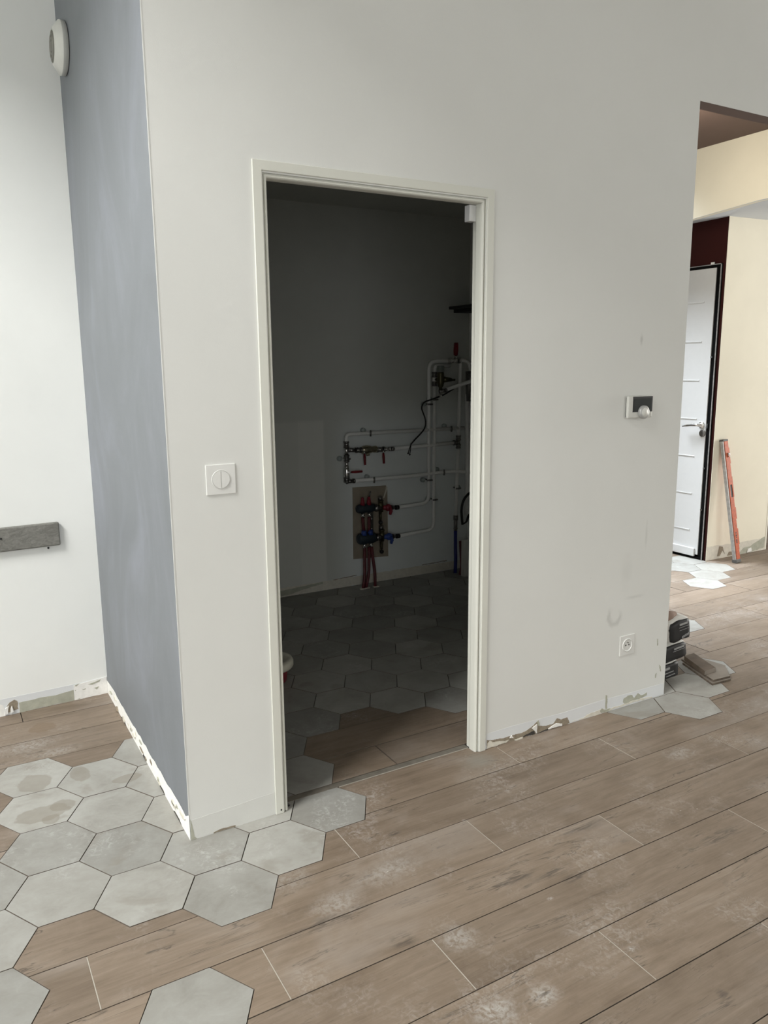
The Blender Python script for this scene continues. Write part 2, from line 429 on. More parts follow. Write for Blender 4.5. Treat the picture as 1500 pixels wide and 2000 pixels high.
M['endcap'] = plain('dark_grey_cap', (0.10, 0.10, 0.095), 0.6)
M['offcut'] = plain('cut_tile_body', (0.115, 0.092, 0.072), 0.85, 0, 0.2, 0.3, 45)
M['bucketred'] = plain('red_bucket_plastic', (0.26, 0.03, 0.04), 0.5)
M['bucketrim'] = plain('cream_bucket_rim', (0.74, 0.71, 0.60), 0.5, 0, 0.4, 0.1)
def slate():
    k = NT('weathered_grey_board'); n1 = k.noise(k.pos((1, 1, 2.2)), 26, 6, 0.7, 1.4); n2 = k.noise(k.pos(), 90, 4, 0.7)
    c = k.ramp(n1, [(0.3, (0.125, 0.122, 0.108)), (0.5, (0.19, 0.187, 0.168)), (0.66, (0.24, 0.236, 0.215)), (0.8, (0.40, 0.39, 0.36))])
    k.col(c); k.set(0.7, 0, 0.3); k.bump(k.math('ADD', n1, k.math('MULTIPLY', n2, 0.4)), 0.6, 0.004); return k.m
M['slate'] = slate()

# ------------------------------------------------------------------ room shell
WT = 0.07            # partition thickness
XE = 2.2133          # free right end of the front partition
HB = 2.541           # underside of the headers over the side openings
HC = 7.2             # ceiling of the big room
DL, DR, DH = 0.326, 1.150, 2.070   # rough opening of the doorway

wb = MB()
wb.box(0, DL, 0, WT, 0, HB); wb.box(DR, XE, 0, WT, 0, HB); wb.box(DL, DR, 0, WT, DH, HB)
wb.box(0, 9.0, 0, WT, HB, HC)
wall_front = struct(wb.build('wall_front', M['front']), 'pale grey partition with the doorway in it')
MB().box(XE+0.0005, 9.0, 0.0005, WT, HB-0.0015, HB).build('soffit_paint', M['brown'], wall_front)
# grey side of the utility room
wall_left = struct(MB().box(0, WT, WT, 2.46, 0, HC).build('wall_left', M['grey']), 'blue-grey painted side wall left of the doorway')
MB().box(-0.0015, 0.0, 0.0, WT, 0.0, HC).build('paint_skin', M['grey'], wall_left)
# alcove back wall (slightly out of square)
wq = MB()
wq.poly([(0.0, 1.352, 0), (-4.5, 1.115, 0), (-4.5, 1.115, HC), (0.0, 1.352, HC)], (0, 0.1, 0))
wall_back = struct(wq.build('wall_back', M['white']), 'white wall at the back of the left alcove')
# utility room: back wall, right wall, ceiling
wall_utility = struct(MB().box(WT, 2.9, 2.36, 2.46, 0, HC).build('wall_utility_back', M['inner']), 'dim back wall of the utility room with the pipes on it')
struct(MB().box(2.80, 2.9, 0.90, 2.36, 0, HC).box(XE, 2.80, 0.90, 1.0, 0, HC).box(XE-0.1, XE, WT, 1.0, 0, HC).build('wall_utility_right', M['white']))
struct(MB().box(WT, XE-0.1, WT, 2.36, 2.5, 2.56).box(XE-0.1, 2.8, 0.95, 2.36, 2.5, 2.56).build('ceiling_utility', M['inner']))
# hall beyond the opening
YH = 1.54
struct(MB().box(4.4705, 5.19, YH-0.003, YH, 0, 2.70).box(4.572, 5.19, YH, YH+0.1, 0, 2.70).build('wall_hall', M['cream']), 'cream hall wall the spirit level leans on')
struct(MB().box(5.19, 5.205, YH-0.005, YH+0.1, 0, 2.62).build('trim_1', M['creamwhite']))
XD = 4.47
DY0, DY1, DZ = 1.575, 2.52, 2.2035
we = MB().box(XD, XD+0.1, YH, DY0-0.012, 0, 2.62).box(XD, XD+0.1, DY1, 3.6, 0, 2.62).box(XD, XD+0.1, DY0-0.012, DY1, DZ, 2.62)
struct(we.build('wall_entrance', M['red']), 'dark red wall around the entrance door')
struct(MB().box(2.9, 4.57, 3.6, 3.7, 0, 3.0).build('wall_hall_back', M['cream']))
struct(MB().box(2.0, 4.15, WT, 1.68, 2.945, 3.0).box(2.0, 4.15, 2.92, 3.7, 2.945, 3.0).box(2.0, 2.98, 1.68, 2.92, 2.945, 3.0).box(4.02, 4.15, 1.68, 2.92, 2.945, 3.0).build('ceiling_hall', M['brown']), 'dark brown ceiling over the hall')
sf = MB()
sf.poly([(4.15, 0.10, 2.545), (4.15, 1.10, 2.528), (4.15, 1.62, 2.490), (4.15, 3.7, 2.490), (4.15, 3.7, 2.945), (4.15, 0.10, 2.945)], (0.05, 0, 0))
struct(sf.build('trim_2', M['cream']), 'cream bulkhead below the brown ceiling')
sb = MB()
A = [(4.153, 0.10, 2.544), (4.153, 1.10, 2.527), (4.153, 1.62, 2.489), (4.153, 3.7, 2.489)]
B = [(9.0, 0.10, 2.60), (9.0, 1.10, 2.60), (9.0, 1.62, 2.60), (9.0, 3.7, 2.60)]
Mi = [(4.47, 0.10, 2.55), (4.47, 1.10, 2.54), (4.47, 1.62, 2.526), (4.47, 3.7, 2.52)]
av = [[sb.b.verts.new(p) for p in row] for row in (A, Mi, B)]
for r0, r1 in zip(av, av[1:]):
    for i in range(3): sb.b.faces.new((r0[i], r0[i+1], r1[i+1], r1[i]))
g = bmesh.ops.extrude_face_region(sb.b, geom=list(sb.b.faces))
bmesh.ops.translate(sb.b, verts=[v for v in g['geom'] if isinstance(v, bmesh.types.BMVert)], vec=(0, 0, 0.12))
struct(sb.build('ceiling_entrance', M['ceil']), 'pale lowered ceiling by the entrance')
struct(MB().box(4.57, 9.0, 4.2, 4.3, 0, 3.0).build('wall_far', M['blue']))
# rest of the big room, behind the camera
YR = -6.5
wr = MB()
def wall_y(mb, x0, x1, y0, y1, z1, holes):
    xs = x0
    for a, b, c, d in holes:
        mb.box(xs, a, y0, y1, 0, z1); mb.box(a, b, y0, y1, d, z1)
        if c > 0: mb.box(a, b, y0, y1, 0, c)
        xs = b
    mb.box(xs, x1, y0, y1, 0, z1)
wall_y(wr, -4.5, 9.0, YR-0.1, YR, HC, [(-3.95, -0.85, 0.2, 2.3), (4.15, 7.05, 0.3, 2.6)])
struct(wr.build('wall_rear', M['white']))
wl = MB().box(-4.6, -4.5, YR, -3.6, 0, HC).box(-4.6, -4.5, -0.1, 1.3, 0, HC).box(-4.6, -4.5, -0.6, -0.1, 0, 5.2).box(-4.6, -4.5, -0.6, -0.1, 7.0, HC).box(-4.6, -4.5, -3.6, -0.6, 0, 0.25).box(-4.6, -4.5, -3.6, -0.6, 1.85, 5.2).box(-4.6, -4.5, -3.6, -0.6, 7.0, HC)
struct(wl.build('wall_side', M['white']))
struct(MB().box(9.0, 9.1, YR, -1.85, 0, HC).box(9.0, 9.1, 1.15, 4.3, 0, HC).box(9.0, 9.1, -1.85, 1.15, 0, 0.25).box(9.0, 9.1, -1.85, 1.15, 2.65, HC).build('wall_right', M['white']))
struct(MB().box(-4.6, 9.1, YR-0.1, 0.1, HC, HC+0.1).box(-4.6, 0.1, 0.1, 2.46, HC, HC+0.1).build('ceiling', M['brown']))

def wframe(name, horizontal, a0, a1, z0, z1, at, bars):
    mb = MB(); t = 0.06
    def bx(p, q, r, s):
        if horizontal: mb.box(p, q, at-0.05, at, r, s)
        else: mb.box(at-0.05, at, p, q, r, s)
    bx(a0, a1, z0, z0+t); bx(a0, a1, z1-t, z1)
    for k in range(bars+1):
        c = a0 + (a1-a0-t)*k/bars; bx(c, c+t, z0+t, z1-t)
    return struct(mb.build(name, M['doorwhite']))
wframe('window_1', True, -3.95, -0.85, 0.2, 2.3, YR, 3)
wframe('window_2', True, 4.15, 7.05, 0.3, 2.6, YR, 3)
wframe('window_3', False, -3.6, -0.6, 0.25, 1.85, -4.5, 3)
wframe('window_4', False, -3.6, -0.1, 5.2, 7.0, -4.5, 3)
bm_ = MB(); ZB = 3.94; bm_.poly([(-0.596, -2.7, ZB), (-2.265, 1.33, ZB), (-2.465, 1.25, ZB), (-0.796, -2.78, ZB)], (0, 0, HC-ZB))  # unseen beam added to shade the upper parts of the walls
struct(bm_.build('shade_beam', M['white']))
wframe('window_5', False, -1.85, 1.15, 0.25, 2.65, 9.05, 3)

# ------------------------------------------------------------------ floor: slab, planks, hexagons
TH = 0.0085
floor = struct(MB().box(-4.6, 9.1, YR-0.1, 4.3, -0.15, -TH).build('floor', M['screed']), 'tiled floor mixing wood-look planks and hexagons')

def clip(poly, nx, ny, d, keep_in=True):
    """keep the part of the polygon with nx*x+ny*y <= d (or >= d)"""
    out = []; s = 1 if keep_in else -1
    for i in range(len(poly)):
        a = poly[i]; b = poly[(i+1) % len(poly)]
        fa = s*(nx*a[0] + ny*a[1] - d); fb = s*(nx*b[0] + ny*b[1] - d)
        if fa <= 0: out.append(a)
        if (fa < 0 < fb) or (fb < 0 < fa):
            t = fa/(fa-fb); out.append((a[0]+(b[0]-a[0])*t, a[1]+(b[1]-a[1])*t))
    return out
def parea(p): return 0.5*abs(sum(p[i][0]*p[(i+1)%len(p)][1] - p[(i+1)%len(p)][0]*p[i][1] for i in range(len(p)))) if len(p) > 2 else 0
def halfplanes(cv):
    """outward half planes of a counter-clockwise convex polygon"""
    hp = []
    for i in range(len(cv)):
        a = cv[i]; b = cv[(i+1) % len(cv)]
        nx, ny = b[1]-a[1], a[0]-b[0]; L = math.hypot(nx, ny); nx /= L; ny /= L
        hp.append((nx, ny, nx*a[0]+ny*a[1]))
    return hp
def subtract(pieces, cv):
    hps = halfplanes(cv); out = []
    for p in pieces:
        rest = p
        for nx, ny, d in hps:
            o = clip(rest, nx, ny, d, False)
            if parea(o) > 1e-6: out.append(o)
            rest = clip(rest, nx, ny, d, True)
            if parea(rest) < 1e-6: break
    return out
def intersect(p, cv):
    for nx, ny, d in halfplanes(cv):
        p = clip(p, nx, ny, d, True)
        if len(p) < 3: return []
    return p
def rect(x0, x1, y0, y1): return [(x0, y0), (x1, y0), (x1, y1), (x0, y1)]
AH = 0.1455
def hexagon(cx, cy, r, rot=0.0): return [(cx + r*math.cos(rot + k*PI/3), cy + r*math.sin(rot + k*PI/3)) for k in range(6)]

BIG = 20
walls_fp = [rect(0, DL, 0, BIG), rect(DL, DR, 0.0775, BIG), rect(DR, XE, 0, BIG), rect(XE-0.01, 2.80, 0.9, BIG), rect(2.79, 2.9, 0.9, BIG)]
HX, HY, HR = -0.18392, 0.57434, -0.00348
c_, s_ = math.cos(HR), math.sin(HR)
def hc(kx, ky):
    x = kx*AH/2; y = ky*AH*math.sqrt(3)/2
    return (HX + c_*x - s_*y, HY + s_*x + c_*y)
front_keys = [(0,0),(-3,1),(0,-2),(-3,-1),(0,-4),(-3,-3),(0,-6),(-3,-5),(3,1),(3,-1),(3,-3),(3,-5),(3,-7),(6,-6),(6,-4),(9,-5),(-6,-4),(-6,-6),(-6,-8),(0,-10)]
hexes = [(hc(*k), HR) for k in front_keys]
hexes += [((x, y), 0.0) for x, y in ((1.994,-0.006),(2.2125,-0.1335),(2.2125,0.1185),(2.432,-0.006),(2.6505,0.121),(3.071,0.632),
    (3.937,1.132),(4.155,1.258),(4.373,1.384),(4.155,1.510),(3.937,1.636),(4.373,1.636),(4.155,1.762),(3.937,1.888))]
inner_hex = []
for i in range(0, 12):
    for j in range(-8, 12):
        cx = 0.473 + i*0.2183; cy = 0.204 + j*0.2520 + (i % 2)*0.126
        lim = {0: 0.10, 1: 0.50, 2: 0.65, 3: 0.55, 4: 0.43}.get(i, 0.43)
        if cx < 2.9 and lim <= cy < 2.6: inner_hex.append(((cx, cy), 0.0))
inner_hex += [((0.2547, 0.330 + 0.252*j), 0.0) for j in range(-1, 9)]
GAP = 0.0018
room_in = rect(WT, 2.80, 0.0795, 2.36)

def slab_piece(name, pieces, mat, z=0.0):
    b = bmesh.new()
    for p in pieces:
        a = [b.verts.new((x, y, z)) for x, y in p]; c = [b.verts.new((x, y, z-TH)) for x, y in p]
        b.faces.new(a)
        n = len(p)
        for i in range(n):
            f = b.faces.new((a[i], c[i], c[(i+1)%n], a[(i+1)%n])); f.material_index = 1
    bmesh.ops.recalc_face_normals(b, faces=b.faces)
    for f in b.faces:
        if f.material_index == 0 and f.normal.z < 0: f.normal_flip()
    me = bpy.data.meshes.new(name); b.to_mesh(me); b.free()
    return link(name, me, [mat, M['edge']], floor)

alc = [(0.0, 1.352), (-4.5, 1.115)]
def cut_alcove(p):   # keep in front of the alcove's back wall when x < 0
    return p
n_pl = 0
JB = 0.4278
def lay(x0, x1, y0, y1, obstacles):
    global n_pl
    g = 0.0015
    pcs = [rect(x0+0.0016, x1-0.0016, y0+g, y1-g)]
    for cv in obstacles:
        cx = [q[0] for q in cv]; cy = [q[1] for q in cv]
        if max(cx) < x0 or min(cx) > x1 or max(cy) < y0 or min(cy) > y1: continue
        pcs = subtract(pcs, cv)
        if not pcs: return
    if sum(parea(p) for p in pcs) < 2e-5: return
    slab_piece('plank', pcs, M['plank'], random.uniform(-0.0006, 0.0003)); n_pl += 1

obst_f = walls_fp + [hexagon(c[0], c[1], AH + 0.0010, r) for c, r in hexes]
back_fp = [(0.0, 1.352), (0.0, 3.0), (-4.5, 3.0), (-4.5, 1.115)]
seams = [(-0.157 + 0.2022*mm) for mm in range(-13, 18)]
left_seams = [y for y in seams if y < 0.7] + [0.822, 1.020, 1.221, 1.42]
def joints(row):   # row index k: plank row between seams -k-1 and -k
    return [JB + 0.4043*row + 1.213*q for q in range(-30, 30)]
def fill(ss, xa, xb, ymin, ymax, extra=()):
    for i in range(len(ss)-1):
        y0, y1 = ss[i], ss[i+1]
        if y0 < ymin or y1 > ymax: continue
        k = -round((0.5*(y0+y1) + 0.2581)/0.2022)
        xs = sorted(x for x in joints(k) if xa-1.213 < x < xb)
        for x in xs:
            x0, x1 = max(x, xa), min(x+1.213, xb)
            if x1 - x0 < 0.004: continue
            lay(x0, x1, y0, y1, list(obst_f) + list(extra))
YMIN = -2.25
fill([y for y in seams if y < 0.06], -2.4, 7.2, YMIN, 0.06, [rect(-5, 0, 0.046, BIG)])
fill([y for y in left_seams if y > 0.0], -1.9, 0.0, 0.0, 1.5, [back_fp])
fill([y for y in seams if y > 0.0], XE, 6.9, 0.0, 3.3, [rect(4.46, 5.2, YH-0.001, BIG), rect(5.19, BIG, 2.6, BIG)])
# threshold sliver and utility room planks
tile_sl = [(0.345, 0.392), (0.395, 0.545), (0.548, 1.136)]
slab_piece('threshold_strip', [rect(0.336, 1.138, 0.0487, 0.0765)], M['strip'], 0.0004)
obst_i = [hexagon(c[0], c[1], AH + 0.0006, r) for c, r in inner_hex]
lay(0.40, 0.8245, 0.0795, 0.2525, obst_i); lay(0.8265, 2.04, 0.0795, 0.2525, obst_i)
lay(0.42, 1.633, 0.2545, 0.4545, obst_i); lay(1.635, XE-0.1, 0.2545, 0.4545, obst_i); lay(0.5, 1.24, 0.4565, 0.657, obst_i); lay(2.04, XE-0.1, 0.0795, 0.2525, obst_i)
# hexagonal tiles
for (c, r) in hexes:
    pcs = [hexagon(c[0], c[1], AH - GAP*1.05, r)]
    for cv in walls_fp + [back_fp, rect(XD-0.006, BIG, 1.5395, BIG)]: pcs = subtract(pcs, cv)
    if pcs: slab_piece('tile', pcs, M['hex'], random.uniform(-0.0003, 0.0006))
for (c, r) in inner_hex:
    p = intersect(hexagon(c[0], c[1], AH - GAP*1.05, r), room_in)
    if parea(p) < 1e-4: continue
    p = subtract([p], rect(XE-0.1, 3.0, 0.0, 0.95))
    if p and sum(parea(q) for q in p) > 1e-4: slab_piece('tile', p, M['hex'], random.uniform(-0.0003, 0.0006))
# pale strips at some plank ends, standing in for sunlit tile edges
def lit_edge(x, y0, y1, half=0.0013, top=-0.0004): MB().box(x-half, x+half, y0+0.003, y1-0.003, -TH, top).build('lit_edge_strip', M['joint_lit_edge'], floor)
for row, q, lo, hi in ((1, -1, 0, 1), (2, -1, 0, 1), (0, 0, 0, 0.90), (1, 0, 0, 1), (3, -1, 0, 1), (2, 0, 0, 1), (4, -1, 0, 1), (3, 0, 0, 1), (-1, 1, 0, 0.74), (0, 1, 0, 1), (1, 1, 0, 1), (5, -1, 0, 1)):
    y0 = -0.157 - 0.2022*(row+1); lit_edge(JB + 0.4043*row + 1.213*q, y0 + 0.2022*lo, y0 + 0.2022*hi)
MB().box(0.560, 1.136, 0.0455, 0.0485, -TH, 0.0004).build('threshold_joint', M['joint_lit_edge'], floor)

# ------------------------------------------------------------------ wear along the foot of the walls (skirting was removed)
def jag(pts, amp, step):
    out = []
    for a, b in zip(pts, pts[1:] + pts[:1]):
        a = Vector(a); b = Vector(b); n = max(1, int((b-a).length/step))
        for i in range(n):
            q = a.lerp(b, i/n)
            if i: q += Vector((random.uniform(-amp, amp), random.uniform(-amp, amp)))
            out.append((q.x, q.y))
    return out
def wall_patch(name, pts, mat, parent, plane, thick, at):
    """pts in (along, z); plane 'y' faces -y, 'x' faces -x"""
    mb = MB()
    if plane == 'y': mb.poly([(a, at - thick, z) for a, z in pts], (0, thick, 0))
    else: mb.poly([(at - thick, a, z) for a, z in pts], (thick, 0, 0))
    return mb.build(name, mat, parent)
def px_y(ox, oy, s, pts, at=-0.001):
    out = []
    for x, y in pts:
        q = W(ox + s*x, oy + s*y, 1, at); out.append((q.x, max(q.z, 0.0006)))
    return out
Z6 = (900, 1280, 0.2); Z7 = (1160, 1280, 0.22667)
FR = wall_front
# right of the doorway: primer band, torn paper, filler, flakes
top = px_y(*Z6, [(255,768),(500,692),(745,627),(1000,560),(1420,425)]) + px_y(*Z7, [(270,335),(598,240)])
wall_patch('primer_band', top + [(2.2128, 0.0006), (1.184, 0.0006)], M['primer'], FR, 'y', 0.0006, 0.0)
def torn(pts, mat, thick, z=Z6, name='torn_paper'):
    wall_patch(name, jag(jag(px_y(*z, pts), 0.0028, 0.018), 0.0012, 0.005), mat, FR, 'y', thick, 0.0)
torn([(255,825),(300,828),(370,815),(470,790),(560,765),(640,735),(700,690),(755,640),(770,690),(830,690),(900,670),(940,615),(985,625),(1040,605),(1065,655),(1000,692),(850,735),(600,805),(470,848),(255,915)], M['kraft'], 0.0012)
torn([(1070,655),(1200,610),(1230,580),(1280,560),(1380,520),(1420,530),(1420,560),(1250,615)], M['plaster_cream'], 0.0012, name='bare_filler')
torn([(258,862),(285,828),(310,850),(400,838),(470,822),(440,852),(256,914)], M['plaster_cream'], 0.0022, name='bare_filler')
torn([(600,800),(640,770),(715,735),(722,768)], M['cavity'], 0.0020, name='gap')
torn([(730,762),(850,715),(852,732)], M['cavity'], 0.0020, name='gap')
torn([(690,710),(742,672),(736,760),(722,738)], M['sackwhite'], 0.0050, name='paper_flake')
torn([(850,718),(930,660),(985,665),(985,685),(900,705)], M['plaster'], 0.0045, name='paper_flake')
torn([(475,805),(495,780),(512,805)], M['plaster'], 0.0040, name='paper_flake')
torn([(520,825),(600,795),(600,808),(530,835)], M['plaster_cream'], 0.0045, name='paper_flake')
torn([(1414,390),(1428,390),(1430,522),(1412,522)], M['greenboard'], 0.0010, name='scratch')
torn([(745,640),(758,632),(770,688),(755,690)], M['greenboard'], 0.0030, name='gap')
torn([(250,400),(255,375),(295,345),(330,340),(345,370),(380,325),(405,345),(455,318),(455,345),(350,385),(265,420)], M['greenboard'], 0.0012, Z7)
torn([(120,478),(170,445),(250,420),(400,372),(500,355),(500,366),(350,400),(200,452)], M['plaster_cream'], 0.0016, Z7, 'bare_filler')
torn([(50,478),(70,455),(90,470),(140,455),(150,478),(60,495)], M['greenboard'], 0.0014, Z7)
torn([(562,80),(575,95),(578,140),(570,135)], M['greenboard'], 0.0008, Z7, 'scratch')
torn([(545,-142),(552,-142),(552,-85),(545,-85)], M['greenboard'], 0.0008, Z7, 'scratch')
torn([(530,165),(540,150),(535,190),(528,195)], M['greenboard'], 0.0008, Z7, 'scratch')
# left of the doorway
wall_patch('primer_band', jag([(0.001, 0.0006), (0.292, 0.0006), (0.292, 0.083), (0.15, 0.076), (0.001, 0.070)], 0.001, 0.02), M['primer_left'], FR, 'y', 0.0005, 0.0)
wall_patch('torn_paper', jag([(0.075, 0.0006), (0.15, 0.0006), (0.15, 0.006), (0.10, 0.009), (0.075, 0.004)], 0.001, 0.01), M['kraft'], FR, 'y', 0.0012, 0.0)
wall_patch('torn_paper', jag([(0.001, 0.0006), (0.020, 0.0006), (0.012, 0.01), (0.006, 0.055), (0.001, 0.075)], 0.001, 0.01), M['greenboard'], FR, 'y', 0.0012, 0.0)
# grey wall: bright white filler band with chips
GW = wall_left
wall_patch('filler_band', [(-0.0005, 0.0006), (1.350, 0.0006), (1.350, 0.062)] + [(1.35 - 0.045*i, 0.066 + random.uniform(-0.004, 0.006)) for i in range(1, 30)] + [(-0.0005, 0.090)], M['plaster'], GW, 'x', 0.0012, -0.0015)
for i in range(26):
    y = random.uniform(0.03, 1.32); z = random.uniform(0.006, 0.05); a = random.uniform(0.008, 0.035); b = random.uniform(0.004, 0.014)
    pts = [(y + a*math.cos(t)*random.uniform(0.6, 1.2), z + b*math.sin(t)*random.uniform(0.6, 1.2)) for t in [2*PI*q/7 for q in range(7)]]
    pts = [(u, max(v, 0.001)) for u, v in pts]
    wall_patch('chip', pts, [M['plaster_cream'], M['greenboard'], M['plaster'], M['kraft']][i % 4 if i % 3 else 0], GW, 'x', random.choice((0.0018, 0.003, 0.006)), -0.0015)
for y, z, a, b in ((0.62, 0.008, 0.03, 0.006), (1.0, 0.006, 0.05, 0.004), (0.35, 0.006, 0.04, 0.004), (0.15, 0.005, 0.05, 0.004)):
    wall_patch('gap', [(y-a, 0.001), (y+a, 0.001), (y+a*0.6, z+b), (y-a*0.5, z+b)], M['cavity'], GW, 'x', 0.002, -0.0015)
MB().box(-0.0026, 0.0008, -0.0008, 0.0012, 0.09, HC).build('corner_bead', M['front'], GW)
# alcove back wall
def bpt(a, z, off=0.0): return Vector((a, 1.352 + a*(1.352-1.115)/4.5 - off, z))
def back_patch(name, pts, mat, thick):
    mb = MB(); mb.poly([bpt(a, z, thick) for a, z in pts], (0, thick + 0.002, 0)); return mb.build(name, mat, wall_back)
back_patch('primer_band', [(-0.46, 0.001), (-0.002, 0.001), (-0.002, 0.082), (-0.16, 0.078), (-0.46, 0.080)], M['primer'], 0.0008)
back_patch('bare_board', jag([(-0.383, 0.001), (-0.152, 0.001), (-0.152, 0.052), (-0.23, 0.045), (-0.30, 0.050), (-0.383, 0.048)], 0.002, 0.02), M['greenboard'], 0.0016)
back_patch('filler_band', jag([(-0.150, 0.001), (-0.003, 0.001), (-0.003, 0.082), (-0.08, 0.078), (-0.150, 0.072)], 0.001, 0.02), M['plaster'], 0.0022)
back_patch('torn_paper', jag([(-0.43, 0.012), (-0.387, 0.020), (-0.389, 0.058), (-0.40, 0.066), (-0.42, 0.058), (-0.434, 0.040)], 0.003, 0.012), M['kraft'], 0.0022)
back_patch('paper_flake', jag([(-0.444, 0.006), (-0.43, 0.010), (-0.424, 0.046), (-0.44, 0.034)], 0.002, 0.012), M['plaster'], 0.007)
back_patch('paper_flake', jag([(-0.420, 0.010), (-0.408, 0.014), (-0.412, 0.042), (-0.418, 0.030)], 0.001, 0.012), M['plaster'], 0.010)
back_patch('bare_filler', jag([(-0.46, 0.001), (-0.44, 0.001), (-0.445, 0.05), (-0.46, 0.06)], 0.001, 0.02), M['plaster'], 0.0018)
for pts in ([(-0.088,0.064),(-0.05,0.070),(-0.030,0.076),(-0.036,0.066),(-0.07,0.058)], [(-0.148,0.072),(-0.125,0.076),(-0.14,0.066)], [(-0.062,0.040),(-0.040,0.043),(-0.050,0.030)], [(-0.115,0.045),(-0.098,0.047),(-0.1,0.043),(-0.112,0.042)], [(-0.140,0.004),(-0.125,0.006),(-0.13,0.002)], [(-0.148,0.048),(-0.142,0.050),(-0.144,0.045)]):
    back_patch('chip', pts, M['greenboard'], 0.0030)
# utility wall
def uw(pts, mat, thick, name):
    return wall_patch(name, jag(pts, 0.002, 0.02), mat, wall_utility, 'y', thick, 2.36)
uw([(1.2, 0.001), (2.79, 0.001), (2.79, 0.062), (2.3, 0.066), (1.9, 0.064), (1.2, 0.062)], M['plaster_cream'], 0.0006, 'primer_band')
uw([(1.25, 0.006), (1.36, 0.010), (1.45, 0.030), (1.60, 0.048), (1.60, 0.062), (1.45, 0.052), (1.33, 0.046), (1.25, 0.038)], M['greenboard'], 0.0014, 'torn_paper')
uw([(1.68, 0.060), (1.86, 0.068), (1.86, 0.072), (1.68, 0.064)], M['kraft'], 0.0014, 'scratch')
uw([(2.40, 0.068), (2.62, 0.072), (2.62, 0.077), (2.40, 0.072)], M['kraft'], 0.0014, 'scratch')
# hall wall foot
def hw(pts, mat, thick, name):
    return wall_patch(name, jag(pts, 0.003, 0.03), mat, bpy.data.objects['wall_hall'], 'y', thick, YH-0.003)
hw([(4.475, 0.001), (5.19, 0.001), (5.19, 0.10), (4.9, 0.10), (4.475, 0.11)], M['plaster_cream'], 0.0006, 'primer_band')
hw([(4.60, 0.02), (4.62, 0.10), (4.66, 0.09), (4.69, 0.03), (4.66, 0.06), (4.63, 0.02)], M['kraft'], 0.002, 'torn_paper')
hw([(4.85, 0.002), (5.0, 0.002), (5.18, 0.02), (5.18, 0.11), (5.08, 0.08), (5.0, 0.05), (4.92, 0.05)], M['greenboard'], 0.002, 'torn_paper')
hw([(4.72, 0.01), (4.80, 0.01), (4.80, 0.03), (4.74, 0.04)], M['kraft'], 0.002, 'torn_paper')
hw([(4.96, 0.006), (5.02, 0.01), (5.01, 0.04), (4.97, 0.035)], M['plaster'], 0.006, 'paper_flake')

# ------------------------------------------------------------------ doorway lining (door_2) and entrance door (door_1)
d2 = struct(empty('door_2', (0.738, 0, 0)), 'cream white timber lining of the doorway, leaf missing')
def jamb_profile(s):   # s=+1 right jamb, distances measured from outer edge inwards
    P = [(0.000, 0.0), (0.000, -0.0050), (0.001, -0.0060), (0.027, -0.0060), (0.0285, -0.0050), (0.0290, 0.006), (0.0320, 0.008), (0.0360, 0.008), (0.0372, 0.003), (0.0390, 0.001),
         (0.0430, 0.0015), (0.0460, 0.005), (0.0475, 0.012), (0.048, 0.036), (0.046, 0.042), (0.041, 0.046), (0.041, 0.064), (0.039, 0.066), (0.033, 0.068), (0.0328, 0.001)]
    return P
XL, XR2, ZT = 0.2935, 1.1825, 2.1033
def jamb(x_out, sgn, name):
    mb = MB(); P = jamb_profile(1); n = len(P); z0 = 0.001
    lo = [mb.b.verts.new((x_out + sgn*d, y, z0)) for d, y in P]
    hi = [mb.b.verts.new((x_out + sgn*d, y, ZT - d)) for d, y in P]
    for i in range(n):
        j = (i+1) % n; mb.b.faces.new((lo[i], lo[j], hi[j], hi[i]))
    mb.b.faces.new(lo); 
    return mb.build(name, M['frame'], d2)
jamb(XL, 1, 'jamb'); jamb(XR2, -1, 'jamb')
mb = MB(); P = jamb_profile(1); n = len(P)
lo = [mb.b.verts.new((XL + d, y, ZT - d)) for d, y in P]; hi = [mb.b.verts.new((XR2 - d, y, ZT - d)) for d, y in P]
for i in range(n):
    j = (i+1) % n; mb.b.faces.new((lo[i], lo[j], hi[j], hi[i]))
mb.build('head', M['frame'], d2)
q0 = W(919, 400, 1, 0.055); q1 = W(935, 430, 1, 0.04)
MB().box(1.106, 1.1345, 0.036, 0.066, 2.000, 2.0545, 0.0015).build('stop_block', M['doorwhite'], d2)
MB().tube([(0.342, 0.035, 0.030), (0.346, 0.028, 0.012), (0.353, 0.022, 0.002)], [0.003, 0.0035, 0.005], 8).build('loose_wire', M['black'], d2)
MB().cyl((0.312, -0.0072, 0.014), (0.312, -0.0055, 0.014), 0.003, None, 10).build('screw_hole', M['black'], d2)
reparent_keep(d2)

d1 = struct(empty('door_1', (XD, 2.05, 0)), 'white entrance door with short grooves in a black frame')
fr = MB().box(XD-0.012, XD+0.06, DY0-0.012, DY0+0.004, 0.0, DZ+0.006).box(XD-0.012, XD+0.06, DY0, DY1, DZ-0.018, DZ+0.006).box(XD-0.012, XD+0.06, DY0, DY1, 0.0, 0.018)
fr.build('door_frame', M['gasket'], d1)
MB().box(XD-0.016, XD-0.012, DY0-0.012, DY0-0.004, 0.0, DZ+0.006).box(XD-0.016, XD-0.012, DY0-0.012, DY1, DZ, DZ+0.006).build('frame_edge', M['alu'], d1)
MB().box(XD-0.004, XD+0.05, DY0+0.004, DY0+0.034, 0.02, DZ-0.02).build('gasket', M['gasket'], d1)
leaf = MB().box(XD-0.012, XD+0.04, DY0+0.034, DY1, 0.035, DZ-0.020, 0.002).build('door_leaf', M['doorwhite'], d1)
